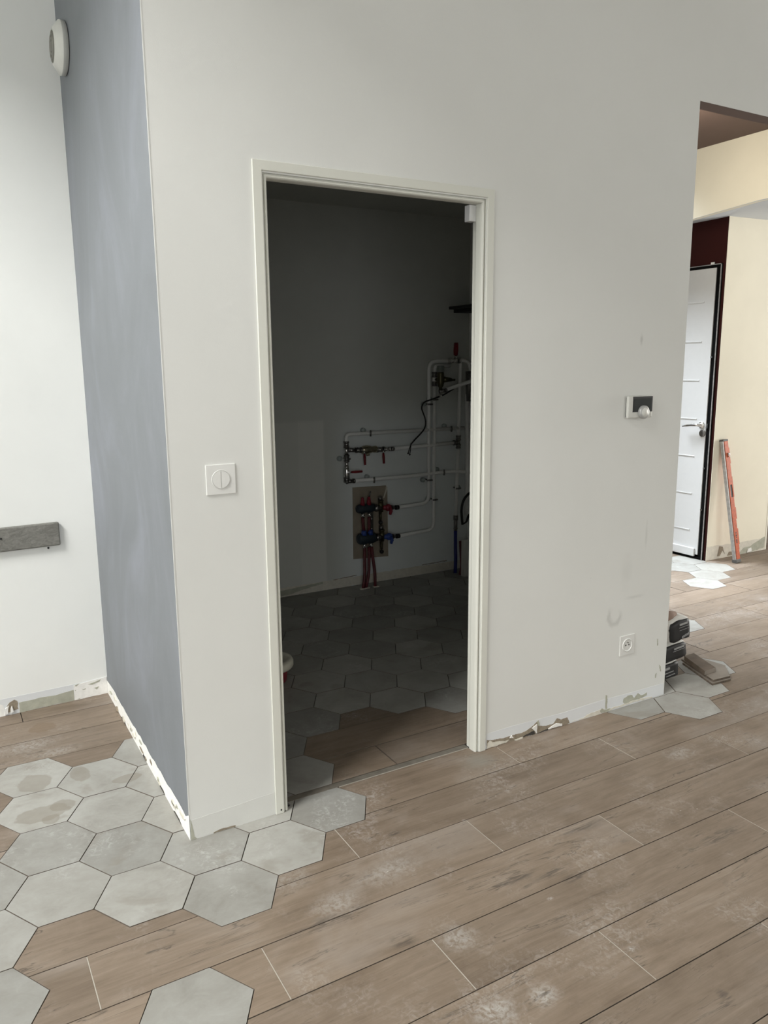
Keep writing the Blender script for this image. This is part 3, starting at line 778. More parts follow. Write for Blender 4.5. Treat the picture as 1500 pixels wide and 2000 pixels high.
for z in (1.945, 1.658, 1.372, 1.083, 0.798, 0.507, 0.221):
    MB().box(XD-0.0155, XD-0.0118, 1.700, 2.42, z-0.004, z+0.004, 0.001).box(XD-0.0155, XD-0.0118, 1.694, 1.702, z-0.0045, z+0.0055, 0.001).build('groove_bead', M['doorwhite'], leaf)
MB().box(XD-0.030, XD-0.012, DY0+0.055, DY1, 0.022, 0.085, 0.004).build('weather_bar', M['doorwhite'], leaf)
hz, hy = 1.040, 1.645
hd = MB().lathe((XD-0.012, hy, hz), (-1, 0, 0), [(0.0, 0), (0.026, 0), (0.026, 0.006), (0.020, 0.010), (0.012, 0.011), (0.011, 0.04), (0.0, 0.045)], 24)
hd.tube([(XD-0.050, hy-0.004, hz), (XD-0.054, hy+0.02, hz+0.001), (XD-0.056, hy+0.06, hz-0.002), (XD-0.056, hy+0.10, hz-0.008), (XD-0.054, hy+0.142, hz-0.017)], [0.011, 0.0105, 0.0095, 0.0085, 0.005], 14)
hd.build('handle', M['chrome'], leaf)
MB().lathe((XD-0.012, 1.634, 0.978), (-1, 0, 0), [(0.0, 0), (0.027, 0), (0.027, 0.006), (0.022, 0.009), (0.0, 0.009)], 24).box(XD-0.024, XD-0.020, 1.630, 1.638, 0.966, 0.990).build('lock_cylinder', M['steel_dark'], leaf)
for z in (1.03, 0.72, 1.55, 0.40): MB().box(XD-0.014, XD-0.004, DY0+0.018, DY0+0.034, z-0.012, z+0.022 if z == 1.03 else z).build('latch', M['chrome'], leaf)
MB().box(XD-0.02, XD-0.012, 1.625, 1.655, DZ+0.004, DZ+0.020, 0.002).build('frame_clip', M['plastic'], d1)
reparent_keep(d1)

# ------------------------------------------------------------------ things on the front wall
def rrect(mb, x0, x1, z0, z1, y0, y1, bev): return mb.box(x0, x1, y0, y1, z0, z1, bev)
# light switch
sw = empty('light_switch', (0.1555, 0, 1.1685))
rrect(MB(), 0.1090, 0.2020, 1.1220, 1.2150, -0.0040, 0, 0.0015).lathe((0.1555, -0.0040, 1.1685), (0, -1, 0), [(0.0295, -0.001), (0.0295, 0.0012), (0.0282, 0.0018), (0.0275, -0.001)], 48).build('plate', M['plastic'], sw)
for s in (-1, 1):
    mb = MB(); pts = []
    for k in range(25):
        t = PI/2 + s*0.03 + s*(PI - 0.06)*k/24 if s > 0 else PI/2 - 0.03 - (PI - 0.06)*k/24
        pts.append((0.1555 + 0.0262*math.cos(t) + (-0.0006 if s > 0 else 0.0006), -0.0068, 1.1685 + 0.0262*math.sin(t)))
    mb.poly(pts, (0, 0.0045, 0)); mb.build('rocker', M['plastic'], sw)
tag(sw, 'white square double light switch with a round split rocker', 'light switch'); reparent_keep(sw)
# thermostat
th = empty('thermostat', (1.943, 0, 1.329))
rrect(MB(), 1.872, 2.0145, 1.2835, 1.374, -0.019, -0.004, 0.005).build('body', M['plastic_old'], th)
MB().box(1.877, 2.010, -0.004, 0, 1.288, 1.369).build('shadow_plate', M['screen'], th)  # dark plate added to imitate the shadow line behind the body
MB().box(1.897, 2.011, -0.0198, -0.018, 1.3085, 1.3715).build('bezel', M['black'], th)
MB().box(1.9035, 2.0035, -0.0204, -0.0192, 1.313, 1.3635).build('screen', M['screen'], th)
kb = MB().lathe((1.955, -0.0185, 1.3075), (0, -1, 0), [(0.0275, 0.0), (0.0275, 0.012), (0.0245, 0.0155), (0.0185, 0.0155)], 40).build('dial', M['satin'], th)
MB().lathe((1.955, -0.0185, 1.3075), (0, -1, 0), [(0.0187, 0.0152), (0.0175, 0.0170), (0.0, 0.0170)], 40).box(1.947, 1.963, -0.0359, -0.0353, 1.3067, 1.3083).build('dial_cap', M['plastic_old'], kb)
tag(th, 'white wall thermostat with dark screen and round grey dial', 'thermostat'); reparent_keep(th)
# socket
so = empty('wall_socket', (1.954, 0, 0.291))
rrect(MB(), 1.9095, 1.9985, 0.2455, 0.3365, -0.0035, 0, 0.0015).lathe((1.954, -0.0035, 0.291), (0, -1, 0), [(0.0300, -0.001), (0.0300, 0.0022), (0.0275, 0.0030), (0.0255, 0.001), (0.0240, -0.0015), (0.0, -0.0015)], 40).build('plate', M['plastic'], so)
for dx in (-0.0095, 0.0095): MB().cyl((1.954+dx, -0.0042, 0.291), (1.954+dx, -0.0030, 0.291), 0.0036, None, 12).build('pin_hole', M['black'], so)
MB().cyl((1.954, -0.0100, 0.3035), (1.954, -0.003, 0.3035), 0.0024, None, 12).build('earth_pin', M['steel_dark'], so)
tag(so, 'white square power socket low on the wall', 'socket'); reparent_keep(so)
# air vent on the grey wall
ve = empty('air_vent', (0, 1.175, 2.722))
vc = (-0.0015, 1.175, 2.722)
vr = MB().lathe(vc, (-1, 0, 0), [(0.088, 0.0), (0.094, 0.003), (0.096, 0.020)], 48).lathe(vc, (-1, 0, 0), [(0.096, 0.020), (0.0945, 0.0235), (0.062, 0.047)], 48).lathe(vc, (-1, 0, 0), [(0.062, 0.047), (0.059, 0.048), (0.057, 0.036), (0.0, 0.036)], 48)
vr.build('ring', M['plastic_old'], ve)
MB().lathe(vc, (-1, 0, 0), [(0.0565, 0.036), (0.0555, 0.0475), (0.040, 0.0485), (0.0, 0.0485)], 40).build('grille_disc', M['grille'], ve)
for r_ in (0.044, 0.030, 0.016): MB().lathe(vc, (-1, 0, 0), [(r_, 0.047), (r_, 0.0515), (r_-0.004, 0.0515), (r_-0.004, 0.047)], 32).build('grille_ring', M['plastic_dim'], ve)
tag(ve, 'round white ventilation outlet high on the grey wall', 'vent'); reparent_keep(ve)
# grey board on the alcove wall
bd = empty('wall_board', bpt(-0.45, 0.79))
mb = MB(); x1 = -0.156; x0 = -0.78
ang = math.atan2(1.352-1.115, 4.5)
mb.box(x0, x1, -0.0215, 0.0, 0.7385, 0.8425, 0.006)
me_mat = Matrix.Translation((0, 1.352, 0)) @ Matrix.Rotation(ang, 4, 'Z')
mb.xform(me_mat); mb.build('board', M['slate'], bd)
p = W(2, 1053, 1, 1.305); MB().cyl((p.x, bpt(p.x, 0).y-0.0235, p.z), (p.x, bpt(p.x, 0).y-0.020, p.z), 0.0045, None, 12).build('screw_head', M['black'], bd)
p = W(95, 1071, 1, 1.33); MB().cyl((p.x, bpt(p.x, 0).y-0.004, p.z), (p.x, bpt(p.x, 0).y+0.002, p.z), 0.0045, None, 12).build('fixing_plug', M['black'], bd)
tag(bd, 'rough grey weathered board fixed to the white alcove wall', 'board'); reparent_keep(bd)

# ------------------------------------------------------------------ utility room: pipework
UY = 2.315
PR = 0.0125
pw = empty('pipework', (2.3, 2.36, 0.3))
def pipe(pts, r=PR, fil=0.06, mat='pipe', name='pipe'):
    return MB().tube(pts, r, 12, fillet=fil).build(name, M[mat], pw)
pipe([(2.175, UY, 0.527), (2.428, UY, 0.535), (2.428, UY, 1.530), (2.585, UY-0.02, 1.532)])
pipe([(2.175, UY, 0.322), (2.470, UY, 0.335), (2.474, UY, 1.36)])
pipe([(2.474, UY, 1.44), (2.476, UY, 1.497), (2.61, UY+0.01, 1.500)])
pipe([(2.640, UY-0.02, 1.535), (2.752, UY-0.02, 1.535), (2.762, UY-0.06, 1.36), (2.765, UY-0.10, 1.20)])
pipe([(2.665, UY, 0.4195), (2.682, UY, 0.92)])
pipe([(2.683, UY, 0.99), (2.695, UY, 1.52), (2.66, UY, 1.55)])
pipe([(1.775, UY, 1.00), (1.775, UY, 1.057), (2.79, UY, 1.056)])
pipe([(2.14, UY, 0.940), (2.655, UY, 0.953)])
pipe([(1.822, UY, 0.742), (2.25, UY, 0.738), (2.54, UY, 0.748), (2.66, UY-0.015, 0.748), (2.79, UY-0.03, 0.730)], fil=0.15)
pipe([(2.735, UY-0.03, 1.30), (2.745, UY-0.03, 0.70), (2.742, UY-0.03, 0.42)], 0.016)
pipe([(2.52, UY-0.05, 1.330), (2.70, UY-0.14, 1.395), (2.78, UY-0.17, 1.41)], 0.013)
def fit(p0, p1, r=0.016, mat='steel_dark', name='fitting', n=14, rings=True):
    p0 = Vector(p0); p1 = Vector(p1); mb = MB().cyl(p0, p1, r, None, n)
    if rings:
        for t in (0.0, 1.0):
            c = p0.lerp(p1, t); d = (p1-p0).normalized()*0.006
            mb.cyl(c-d, c+d, r*1.18, None, n)
    return mb.build(name, M[mat], pw)
fit((2.474, UY, 1.365), (2.474, UY, 1.385)); fit((2.474, UY, 1.425), (2.474, UY, 1.450)); fit((2.474, UY, 1.385), (2.474, UY, 1.425), 0.014, 'pipe', 'tee', rings=False)
fit((2.682, UY, 0.915), (2.682, UY, 0.935)); fit((2.683, UY, 0.975), (2.683, UY, 0.998)); fit((2.645, UY, 0.953), (2.675, UY, 0.954)); fit((2.682, UY, 0.935), (2.683, UY, 0.975), 0.014, 'chrome', 'tee', rings=False)
fit((1.775, UY, 0.975), (1.775, UY, 1.005)); fit((1.775, UY, 0.92), (1.775, UY, 0.975), 0.013, 'chrome', 'tee', rings=False); fit((1.775, UY, 0.88), (1.775, UY, 0.915))
fit((1.774, UY, 0.84), (1.774, UY, 0.878), 0.013, 'chrome')
MB().lathe((1.773, UY, 0.765), (0, 0, 1), [(0.0, 0), (0.016, 0), (0.020, 0.012), (0.022, 0.035), (0.020, 0.058), (0.017, 0.07), (0.0, 0.072)], 18).build('ball_valve', M['chrome'], pw)
fit((1.773, UY, 0.742), (1.773, UY, 0.768), 0.018); fit((1.775, UY, 0.742), (1.826, UY, 0.742), 0.0145, 'steel_dark', 'elbow')
# horizontal meter and valves
fit((1.790, UY, 0.953), (1.850, UY, 0.948), 0.0145); fit((1.85, UY, 0.948), (1.885, UY, 0.946), 0.017)
MB().lathe((1.885, UY, 0.946), (1, 0, 0), [(0.0, 0), (0.018, 0.0), (0.026, 0.012), (0.030, 0.04), (0.026, 0.07), (0.020, 0.085), (0.023, 0.095), (0.023, 0.115), (0.016, 0.125), (0.0, 0.125)], 20).cyl((1.935, UY, 0.93), (1.935, UY-0.005, 0.905), 0.012).build('check_valve', M['brass'], pw)
fit((2.01, UY, 0.942), (2.06, UY, 0.941), 0.017); fit((2.06, UY, 0.941), (2.105, UY, 0.940), 0.0135, 'chrome'); fit((2.118, UY, 0.9395), (2.14, UY, 0.9395), 0.0155, rings=False)
def lever(p0, p1, ww=0.011, mat='lever'):
    p0 = Vector(p0); p1 = Vector(p1); d = (p1-p0)
    m1 = p0 + d*0.22
    lv = MB().tube([m1, p0 + d*0.5, p1], [ww*0.8, ww, ww*0.85], 10).build('lever', M[mat], pw)
    MB().tube([p0, m1], 0.006, 8).build('lever_stem', M['chrome'], lv)
    return lv
lever((1.893, UY-0.03, 0.943), (1.890, UY-0.045, 0.850), 0.0085); lever((2.040, UY-0.03, 0.938), (2.036, UY-0.045, 0.850), 0.0085)
lever((1.770, UY-0.03, 0.808), (1.868, UY-0.045, 0.808), 0.0085)
# pipe clips with round grey caps
for (x, z, dx, dz) in ((1.950, 1.057, -0.03, 0.018), (2.61, 1.056, -0.03, 0.018), (1.975, 0.738, -0.03, 0.018), (2.548, 0.748, -0.03, 0.018),
                       (1.774, 0.895, -0.035, 0.0), (2.428, 0.700, -0.03, 0.0), (2.474, 0.555, -0.03, 0.004), (2.474, 1.266, -0.022, 0.004), (2.428, 1.235, -0.022, 0), (2.675, 0.62, 0.03, 0.0)):
    horiz = abs(dz) > 0.01
    cl = MB().tube([(x, UY-0.016, z+0.020) if horiz else (x-0.020, UY-0.016, z), (x, UY-0.020, z) , (x, UY-0.016, z-0.020) if horiz else (x+0.020, UY-0.016, z)], 0.0062, 8)
    cl.cyl((x, UY, z), (x, 2.3585, z), 0.006, None, 8)
    c = cl.build('pipe_clip', M['steel_dark'], pw)
    MB().lathe((x+dx, 2.3585, z+dz), (0, -1, 0), [(0.017, 0), (0.017, 0.02), (0.013, 0.026), (0.0, 0.026)], 16).build('clip_cap', M['clipgrey'], c)
# shut-off pair at the top
for dx, dy in ((0.0, -0.035), (0.022, 0.005)):
    x = 2.606 + dx; y = UY - 0.02 + dy
    MB().cyl((x-0.035, y, 1.532), (x+0.035, y, 1.534), 0.017, None, 14).cyl((x-0.04, y, 1.532), (x-0.030, y, 1.532), 0.022, None, 14).cyl((x+0.030, y, 1.534), (x+0.040, y, 1.534), 0.022, None, 14).build('valve_body', M['chrome'], pw)
    lever((x, y-0.015, 1.545), (x, y-0.02, 1.655), 0.0145)
# safety valve
MB().lathe((2.492, UY-0.05, 1.330), (0, 0, 1), [(0.0, 0), (0.012, 0), (0.012, 0.02), (0.020, 0.03), (0.024, 0.05), (0.024, 0.115), (0.021, 0.13), (0.0, 0.13)], 20).cyl((2.51, UY-0.05, 1.405), (2.58, UY-0.05, 1.402), 0.022, 0.013, 14).cyl((2.58, UY-0.05, 1.402), (2.612, UY-0.05, 1.401), 0.008, None, 10).cyl((2.474, UY, 1.405), (2.492, UY-0.05, 1.405), 0.010).build('safety_valve', M['prv'], pw)
MB().lathe((2.492, UY-0.05, 1.455), (0, 0, 1), [(0.022, 0), (0.025, 0.005), (0.025, 0.040), (0.022, 0.045), (0.0, 0.045)], 20).build('valve_cap', M['prvcap'], pw)
fit((2.494, UY-0.05, 1.292), (2.494, UY-0.05, 1.335), 0.009, 'chrome'); fit((2.488, UY-0.05, 1.322), (2.53, UY-0.06, 1.330), 0.013)
# pump group at the far right, cut by the jamb
pg = MB().lathe((2.725, UY-0.08, 1.405), (0, -1, 0), [(0.0, 0), (0.038, 0), (0.042, 0.03), (0.03, 0.05), (0.0, 0.05)], 20).cyl((2.73, UY-0.05, 1.46), (2.74, UY-0.05, 1.25), 0.022, None, 14)
pg.build('pump_body', M['steel_dark'], pw)
for z in (1.44, 1.36, 1.31, 1.27): fit((2.72, UY-0.11, z), (2.75, UY-0.11, z-0.008), 0.012, 'chrome' if z > 1.3 else 'steel_dark')
tag(pw, 'white pipe runs with steel fittings and red valve levers', 'pipework'); reparent_keep(pw)

# heating manifold
hm = empty('heating_manifold', (1.97, 2.36, 0.17))
MB().poly([(1.838, 2.352, 0.690), (2.098, 2.352, 0.683), (2.108, 2.352, 0.668), (2.112, 2.352, 0.176), (1.836, 2.352, 0.190)], (0, 0.007, 0)).build('backboard', M['manplate'], hm)
MB().poly([(2.098, 2.3505, 0.684), (2.108, 2.3505, 0.66), (2.085, 2.3505, 0.60), (2.072, 2.3505, 0.595), (2.094, 2.3505, 0.655)], (0, 0.0015, 0)).build('torn_edge', M['plaster_cream'], hm)
MY = 2.285
def bar(x0, x1, z, nm, ball_r):
    mb = MB().lathe((x0, MY, z), (1, 0, 0), [(0.0, 0), (ball_r*0.8, 0.0), (ball_r, 0.012), (ball_r, (x1-x0)-0.02), (ball_r*0.85, x1-x0), (0.0, x1-x0)], 20)
    return mb.build(nm, M['navy'], hm)
bar(1.832, 1.962, 0.552, 'flow_bar', 0.030); bar(1.838, 1.968, 0.342, 'return_bar', 0.037)
for x in (1.872, 1.921):
    MB().cyl((x, MY-0.005, 0.575), (x, MY-0.005, 0.622), 0.017, 0.010, 14).ball((x, MY-0.005, 0.622), 0.010).build('flow_cap', M['redcap'], hm)
    MB().cyl((x+0.005, MY-0.01, 0.368), (x+0.005, MY-0.01, 0.402), 0.020, 0.017, 14).build('return_cap', M['bluecap'], hm)
    MB().cyl((x-0.002, MY-0.012, 0.522), (x-0.002, MY-0.012, 0.492), 0.014, 0.011, 12).ball((x-0.002, MY-0.026, 0.503), 0.006).build('tube_nut', M['chrome'], hm)
    MB().cyl((x+0.008, MY-0.012, 0.310), (x+0.008, MY-0.012, 0.280), 0.014, 0.011, 12).ball((x+0.008, MY-0.026, 0.292), 0.006).build('tube_nut', M['chrome'], hm)
MB().tube([(1.923, MY-0.005, 0.62), (1.925, MY-0.01, 0.645), (1.932, MY-0.012, 0.668)], 0.005, 8).build('bleed_pin', M['steel_dark'], hm)
for zb, cap, cx in ((0.546, 'redcap', 0.0), (0.340, 'bluecap', 0.006)):
    MB().cyl((1.962+cx, MY, zb), (2.012+cx, MY, zb-0.003), 0.021, None, 14).cyl((1.975+cx, MY, zb), (1.985+cx, MY, zb), 0.026, None, 14).build('union', M['steel_dark'], hm)
    mb = MB().cyl((2.017+cx, MY, zb-0.03), (2.017+cx, MY, zb+0.045), 0.017, None, 14).cyl((2.017+cx, MY, zb+0.040), (2.017+cx, MY, zb+0.050), 0.020, None, 14)
    mb.cyl((2.012+cx, MY, zb-0.025), (2.004+cx, MY-0.015, zb-0.085), 0.011, 0.009, 12).build('air_valve', M['prv'], hm)
    MB().cyl((2.012+cx, MY, zb+0.05), (2.012+cx, MY, zb+0.078), 0.016, None, 14).build('air_valve_cap', M['steel_dark'], hm)
    MB().ball((2.003+cx, MY-0.02, zb-0.10), 0.015).build('drain_cap', M['black'], hm)
    v = MB().cyl((2.03+cx, MY, zb-0.003), (2.085+cx, MY, zb-0.006), 0.016, None, 14).ball((2.075+cx, MY, zb-0.006), 0.026, 1, 0.9, 1).build('isolator', M[cap], hm)
    MB().tube([(2.075+cx, MY-0.03, zb-0.005), (2.078+cx, MY-0.035, zb-0.025), (2.070+cx, MY-0.035, zb-0.050)], [0.010, 0.012, 0.009], 10).build('isolator_key', M[cap], v)
    MB().cyl((2.10+cx, MY+0.005, zb-0.01), (2.135+cx, UY-0.005, zb-0.015), 0.019, 0.013, 14).build('adaptor', M['steel_dark'], hm)
    MB().cyl((2.150+cx, UY-0.003, zb-0.018), (2.175+cx, UY, zb-0.019), 0.016, None, 14).build('pipe_nut', M['black'], hm)
for pts in ([(1.868, MY-0.012, 0.495), (1.872, MY-0.01, 0.44), (1.884, MY, 0.39)],
            [(1.918, MY-0.012, 0.495), (1.916, MY-0.012, 0.44), (1.918, MY-0.01, 0.39)],
            [(1.880, MY-0.012, 0.282), (1.878, MY-0.012, 0.19), (1.874, MY-0.02, 0.09), (1.852, MY-0.035, -0.002)],
            [(1.914, MY-0.012, 0.282), (1.912, MY-0.014, 0.19), (1.905, MY-0.02, 0.09), (1.876, MY-0.03, -0.002)],
            [(1.934, MY-0.012, 0.282), (1.942, MY-0.014, 0.20), (1.954, MY-0.02, 0.10), (1.946, MY-0.035, -0.002)]):
    MB().tube(pts, 0.0105, 10, fillet=0.05).build('heating_tube', M['redhose'], hm)
for x, y in ((1.848, MY-0.035), (1.880, MY-0.030), (1.950, MY-0.035)):
    MB().poly([(x-0.022, y-0.012, 0.001), (x+0.020, y-0.016, 0.001), (x+0.024, y+0.008, 0.001), (x, y+0.016, 0.001), (x-0.020, y+0.008, 0.001)], (0, 0, 0.006)).build('paper_collar', M['plaster_cream'], hm)
MB().box(1.936, 1.962, MY+0.01, MY+0.016, 0.38, 0.53).build('bracket', M['steel_dark'], hm)
for z in (0.475, 0.405): MB().ball((1.943, MY-0.002, z), 0.006).build('bracket_screw', M['chrome'], hm)
tag(hm, 'underfloor heating manifold with red and blue caps on a beige backboard', 'manifold'); reparent_keep(hm)

def single(name, mb, mat, label, cat, group=None):
    o = mb.build(name, M[mat]); tag(o, label, cat, group); return o
# hoses and cables at the right of the utility wall
bh = empty('blue_hose', (2.64, 2.28, 0))
MB().tube([(2.664, UY, 0.31), (2.664, UY, 0.18), (2.655, UY-0.02, 0.09), (2.625, UY-0.055, -0.002)], 0.0125, 12, fillet=0.05).build('hose', M['bluehose'], bh)
MB().cyl((2.664, UY, 0.305), (2.665, UY, 0.40), 0.0135, None, 14).cyl((2.665, UY, 0.385), (2.665, UY, 0.418), 0.017, None, 14).cyl((2.664, UY, 0.318), (2.664, UY, 0.326), 0.016, None, 14).build('coupling', M['steel_dark'], bh)
tag(bh, 'dark blue water hose rising from the floor to a white pipe', 'hose'); reparent_keep(bh)
single('red_hose', MB().tube([(2.662, 2.25, 0.24), (2.664, 2.24, 0.12), (2.655, 2.22, 0.05), (2.625, 2.20, -0.002)], 0.011, 10, fillet=0.04), 'redhose', 'thin dark red pipe sleeve beside the blue hose', 'hose')
c1 = empty('loose_cable', (2.36, 2.30, 1.2))
MB().tube([(2.62, UY-0.06, 1.352), (2.54, UY-0.03, 1.300), (2.447, UY-0.026, 1.272), (2.372, UY-0.02, 1.252), (2.352, UY-0.02, 1.215), (2.366, UY-0.02, 1.18), (2.388, UY-0.022, 1.13), (2.384, UY-0.024, 1.075), (2.345, UY-0.024, 1.035), (2.300, UY-0.026, 1.00), (2.262, UY-0.026, 0.965)], 0.0052, 8, fillet=0.03).build('sheath', M['black'], c1)
for a, b in (((2.248, UY-0.03, 0.935), (2.238, UY-0.03, 0.905)), ((2.258, UY-0.028, 0.93), (2.252, UY-0.03, 0.895))):
    MB().tube([(2.264, UY-0.026, 0.967), a, b], 0.003, 6).ball(b, 0.006).build('wire_core', M['black'], c1)
tag(c1, 'black electric cable drooping in an S across the pipes', 'cable'); reparent_keep(c1)
c2 = empty('coiled_cable', (2.66, 2.2, 0.45))
MB().tube([(2.76, 2.2, 0.62), (2.69, 2.2, 0.592), (2.648, 2.2, 0.55), (2.631, 2.2, 0.486), (2.638, 2.2, 0.42), (2.644, 2.2, 0.372)], 0.009, 10, fillet=0.05).build('sheath', M['black'], c2)
for k in (0, 1): MB().tube([(2.645, 2.2, 0.375), (2.668+0.01*k, 2.19, 0.39), (2.680+0.012*k, 2.19, 0.43), (2.70, 2.19, 0.45)], 0.0045, 8, fillet=0.02).build('wire_core', M['black'], c2)
tag(c2, 'thick black cable looping out beside the right door jamb', 'cable'); reparent_keep(c2)
single('conduit', MB().box(2.612, 2.655, 2.13, 2.17, 0.0, 0.27, 0.004), 'plastic_old', 'short white duct standing on the floor by the blue hose', 'duct')
single('wall_bracket', MB().box(2.622, 2.79, 2.10, 2.36, 1.886, 1.905, 0.002).box(2.664, 2.79, 2.16, 2.36, 1.864, 1.888, 0.002), 'black', 'black metal bracket jutting out high beside the right jamb', 'bracket')

# bucket just inside the doorway, mostly behind the left jamb
bk = empty('bucket', (0.705, 1.09, 0.0))
bc = (0.705, 1.09, 0.0)
MB().lathe(bc, (0, 0, 1), [(0.0, 0.001), (0.080, 0.001), (0.084, 0.006), (0.093, 0.085), (0.090, 0.085), (0.080, 0.008), (0.0, 0.008)], 36).build('body', M['bucketred'], bk)
MB().lathe(bc, (0, 0, 1), [(0.094, 0.074), (0.114, 0.074), (0.119, 0.082), (0.119, 0.102), (0.113, 0.112), (0.098, 0.114), (0.072, 0.105), (0.066, 0.098), (0.072, 0.092), (0.092, 0.088)], 40).build('rim', M['bucketrim'], bk)
tag(bk, 'red bucket with a thick cream rim behind the left jamb', 'bucket'); reparent_keep(bk)

# ------------------------------------------------------------------ hall: sacks, loose tiles, spirit level
def sack(name, x0, x1, y0, y1, z0, z1, rot, label, bands, shape=None):
    e = empty(name, ((x0+x1)/2, (y0+y1)/2, z0))
    cx, cy, cz = (x0+x1)/2, (y0+y1)/2, (z0+z1)/2
    def pillow(ex, gx0, gx1, gy0, gy1, gz0, gz1, r):
        b = bmesh.new(); bmesh.ops.create_cube(b, size=1.0)
        bmesh.ops.subdivide_edges(b, edges=b.edges, cuts=5, use_grid_fill=True)
        for v in b.verts:
            p = v.co*2
            q = Vector((p.x, p.y, p.z))
            ln = (abs(p.x)**r + abs(p.y)**r + abs(p.z)**r)**(1/r)
            q = p/ln if ln > 1e-6 else p
            wob = 0.022*math.sin(4*q.x+2*q.z+gz0*60) + 0.012*math.sin(7*q.z-5*q.x+gz0*30)
            v.co = Vector(((gx0+gx1)/2 + q.x*(gx1-gx0)/2*(1+wob), (gy0+gy1)/2 + q.y*(gy1-gy0)/2, (gz0+gz1)/2 + q.z*(gz1-gz0)/2*(1+wob*2)))
        for f in b.faces: f.smooth = True
        return b
    R_ = Matrix.Translation((cx, cy, cz)) @ Matrix.Rotation(rot, 4, 'Y') @ Matrix.Translation((-cx, -cy, -cz))
    mb = MB(); mb.b.free(); mb.b = pillow(0, x0, x1, y0+0.008, y1, z0, z1, 12.0); mb.xform(R_); mb.build('sack_body', M['sackwhite'], e)
    mb = MB(); mb.b.free(); mb.b = pillow(0, x0+0.004, x1-0.007, y0+0.002, y0+0.05, z0+0.0035, z1-0.005, 9.0); mb.xform(R_); fp = mb.build('printed_end', M['sack'], e)
    for (u0, u1, v0, v1, mat) in bands:
        mb = MB(); mb.box(x0+(x1-x0)*u0, x0+(x1-x0)*u1, y0-0.0008, y0+0.003, z0+(z1-z0)*v0, z0+(z1-z0)*v1); mb.xform(R_); mb.build('print', M[mat], fp)
    tag(e, label, 'sack', 'sacks stacked at the end of the partition'); reparent_keep(e)
    return e
lines = [(0.52+0.05*i, 0.55+0.05*i, 0.14+0.012*i, 0.24+0.012*i, 'sacklabel') for i in range(7)]
sack('sack', 2.225, 2.428, 0.085, 0.40, 0.009, 0.090, math.radians(-5), 'black printed sack lying on the floor, bottom of the stack of three', [(0.30, 0.62, 0.66, 0.80, 'sacklabel'), (0.36, 0.75, 0.44, 0.48, 'sacklabel'), (0.50, 0.80, 0.24, 0.28, 'sacklabel')])
sack('sack', 2.228, 2.470, 0.080, 0.40, 0.097, 0.183, math.radians(-5), 'black printed sack with white edges, middle of the stack of three', [(0.58, 0.86, 0.70, 0.80, 'sacklabel'), (0.55, 0.88, 0.60, 0.62, 'sacklabel')])
tp = sack('sack', 2.334, 2.476, 0.075, 0.39, 0.196, 0.304, math.radians(-5), 'black printed sack on top of the stack, torn open at its left', [(0.40, 0.78, 0.76, 0.85, 'sacklabel'), (0.38, 0.84, 0.66, 0.675, 'sacklabel'), (0.40, 0.86, 0.53, 0.54, 'sacklabel')] + lines)
for pts, rr in (([(2.322, 0.11, 0.205), (2.318, 0.11, 0.245), (2.322, 0.11, 0.280), (2.335, 0.12, 0.300)], [0.014, 0.018, 0.017, 0.010]), ([(2.300, 0.15, 0.290), (2.335, 0.145, 0.302), (2.385, 0.145, 0.306), (2.44, 0.15, 0.306)], [0.020, 0.032, 0.030, 0.014])):
    o = MB().tube(pts, rr, 10).build('torn_flap', M['sackbrown'], tp); o.matrix_parent_inverse = Matrix.Translation(tp.location).inverted()

def flat(z, pts): return [tuple(W(x, y, 2, z)) for x, y in pts]
def loose(name, pts, z0, z1, mats, label, cat):
    q = flat(z1, pts); mb = MB(); mb.poly([(a, b, z1) for a, b, _ in q], (0, 0, z0-z1), 0, 1)
    o = mb.build(name, mats); tag(o, label, cat); return o
low = [(1331,1291),(1357,1286),(1417,1303),(1427,1325),(1394,1333)]
loose('loose_tile', [(1333,1294),(1358,1288),(1418,1305),(1427,1326),(1391,1335)], 0.0008, 0.0105, [M['cuttop'], M['offcut']], 'cut wood-look tile on the floor beside the sacks, under another', 'tile')
loose('loose_tile', [(1331,1287),(1357,1282),(1416,1299),(1426,1320),(1393,1328)], 0.0115, 0.0210, [M['cuttop'], M['offcut']], 'cut wood-look tile lying on top of another, beside the sacks', 'tile')
a = Vector(flat(0.0215, [(1336,1289)])[0]); b = Vector(flat(0.0215, [(1376,1319)])[0]); b2 = Vector(flat(0.0215, [(1397,1312)])[0])
mb = MB(); up = Vector((0, 0, 0.022)); wv = b2 - b
mb.poly([a + up, b + up, b2 + up, a + wv*0.9 + up], -up, 0, 0)
o = mb.build('tile_offcut', [M['offdark']]); tag(o, 'narrow dark brown offcut strip lying on the cut tiles', 'offcut')
mb = MB(); nv = (b - a).normalized()*0.0015
mb.poly([b + Vector((0,0,0.001)) , b2 + Vector((0,0,0.001)), b2 + up*0.98, b + up*0.98], nv)
e_ = mb.build('cut_end', M['cuttop'], o)

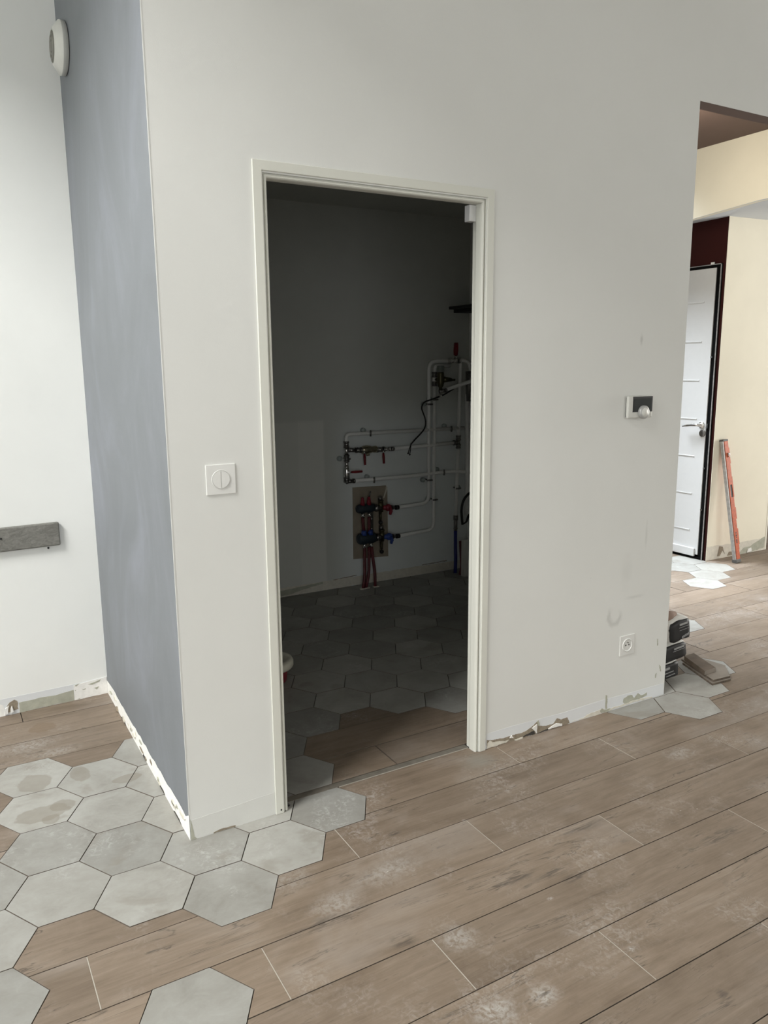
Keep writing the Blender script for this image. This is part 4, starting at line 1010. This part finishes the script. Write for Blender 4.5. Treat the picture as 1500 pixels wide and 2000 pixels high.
# spirit level
lv = empty('spirit_level', (4.612, 1.36, 0))
LL = 0.985
foot = Vector((4.600, 1.365, 0.001)); headp = Vector((4.530, 1.5065, 0.935))
zax = (headp - foot).normalized(); xax = Vector((1, 0, 0)); xax = (xax - zax*xax.dot(zax)).normalized(); yax = zax.cross(xax)
LM = Matrix(((xax.x, yax.x, zax.x, foot.x), (xax.y, yax.y, zax.y, foot.y), (xax.z, yax.z, zax.z, foot.z), (0, 0, 0, 1)))
LL = (headp-foot).length
def lp(name, mb, mat):
    mb.xform(LM); return mb.build(name, M[mat], lv)
lp('rail', MB().box(0.0, 0.052, 0.004, 0.030, 0.02, LL-0.012, 0.002), 'alu')
mb = MB()
for z0, z1, x1 in ((0.025, 0.10, 0.052), (0.10, 0.14, 0.056), (0.14, 0.26, 0.064), (0.26, 0.335, 0.055), (0.335, 0.425, 0.064), (0.425, 0.47, 0.055), (0.47, 0.505, 0.056), (0.60, 0.66, 0.062), (0.66, 0.76, 0.056), (0.76, 0.88, 0.062), (0.88, LL-0.012, 0.055)):
    mb.box(0.014, x1, 0.0, 0.034, z0, min(z1, LL-0.012))
mb.box(0.014, 0.026, 0.0, 0.034, 0.505, 0.60).box(0.050, 0.062, 0.0, 0.034, 0.505, 0.60)
lp('orange_body', mb, 'orange')
lp('grip_slot', MB().box(0.025, 0.051, 0.003, 0.031, 0.505, 0.60, 0.003), 'black')
lp('vial', MB().cyl((0.030, -0.001, LL-0.115), (0.052, -0.001, LL-0.115), 0.011, None, 12).cyl((0.036, -0.002, LL-0.130), (0.042, -0.002, LL-0.130), 0.008, None, 8), 'chrome')
lp('end_cap', MB().box(-0.002, 0.058, -0.003, 0.037, 0.0, 0.028, 0.004), 'endcap')
lp('end_cap', MB().box(-0.001, 0.056, -0.002, 0.036, LL-0.014, LL, 0.002), 'endcap')
for k, h in enumerate((0.010, 0.014, 0.007, 0.016, 0.010)):
    z = 0.235 - k*0.018; lp('lettering', MB().box(0.030, 0.040, -0.0012, 0.002, z-h, z), 'lever' if False else 'black')
tag(lv, 'orange and grey spirit level leaning against the cream hall wall', 'spirit level'); reparent_keep(lv)

print('planks', n_pl, 'objects', len(bpy.data.objects))
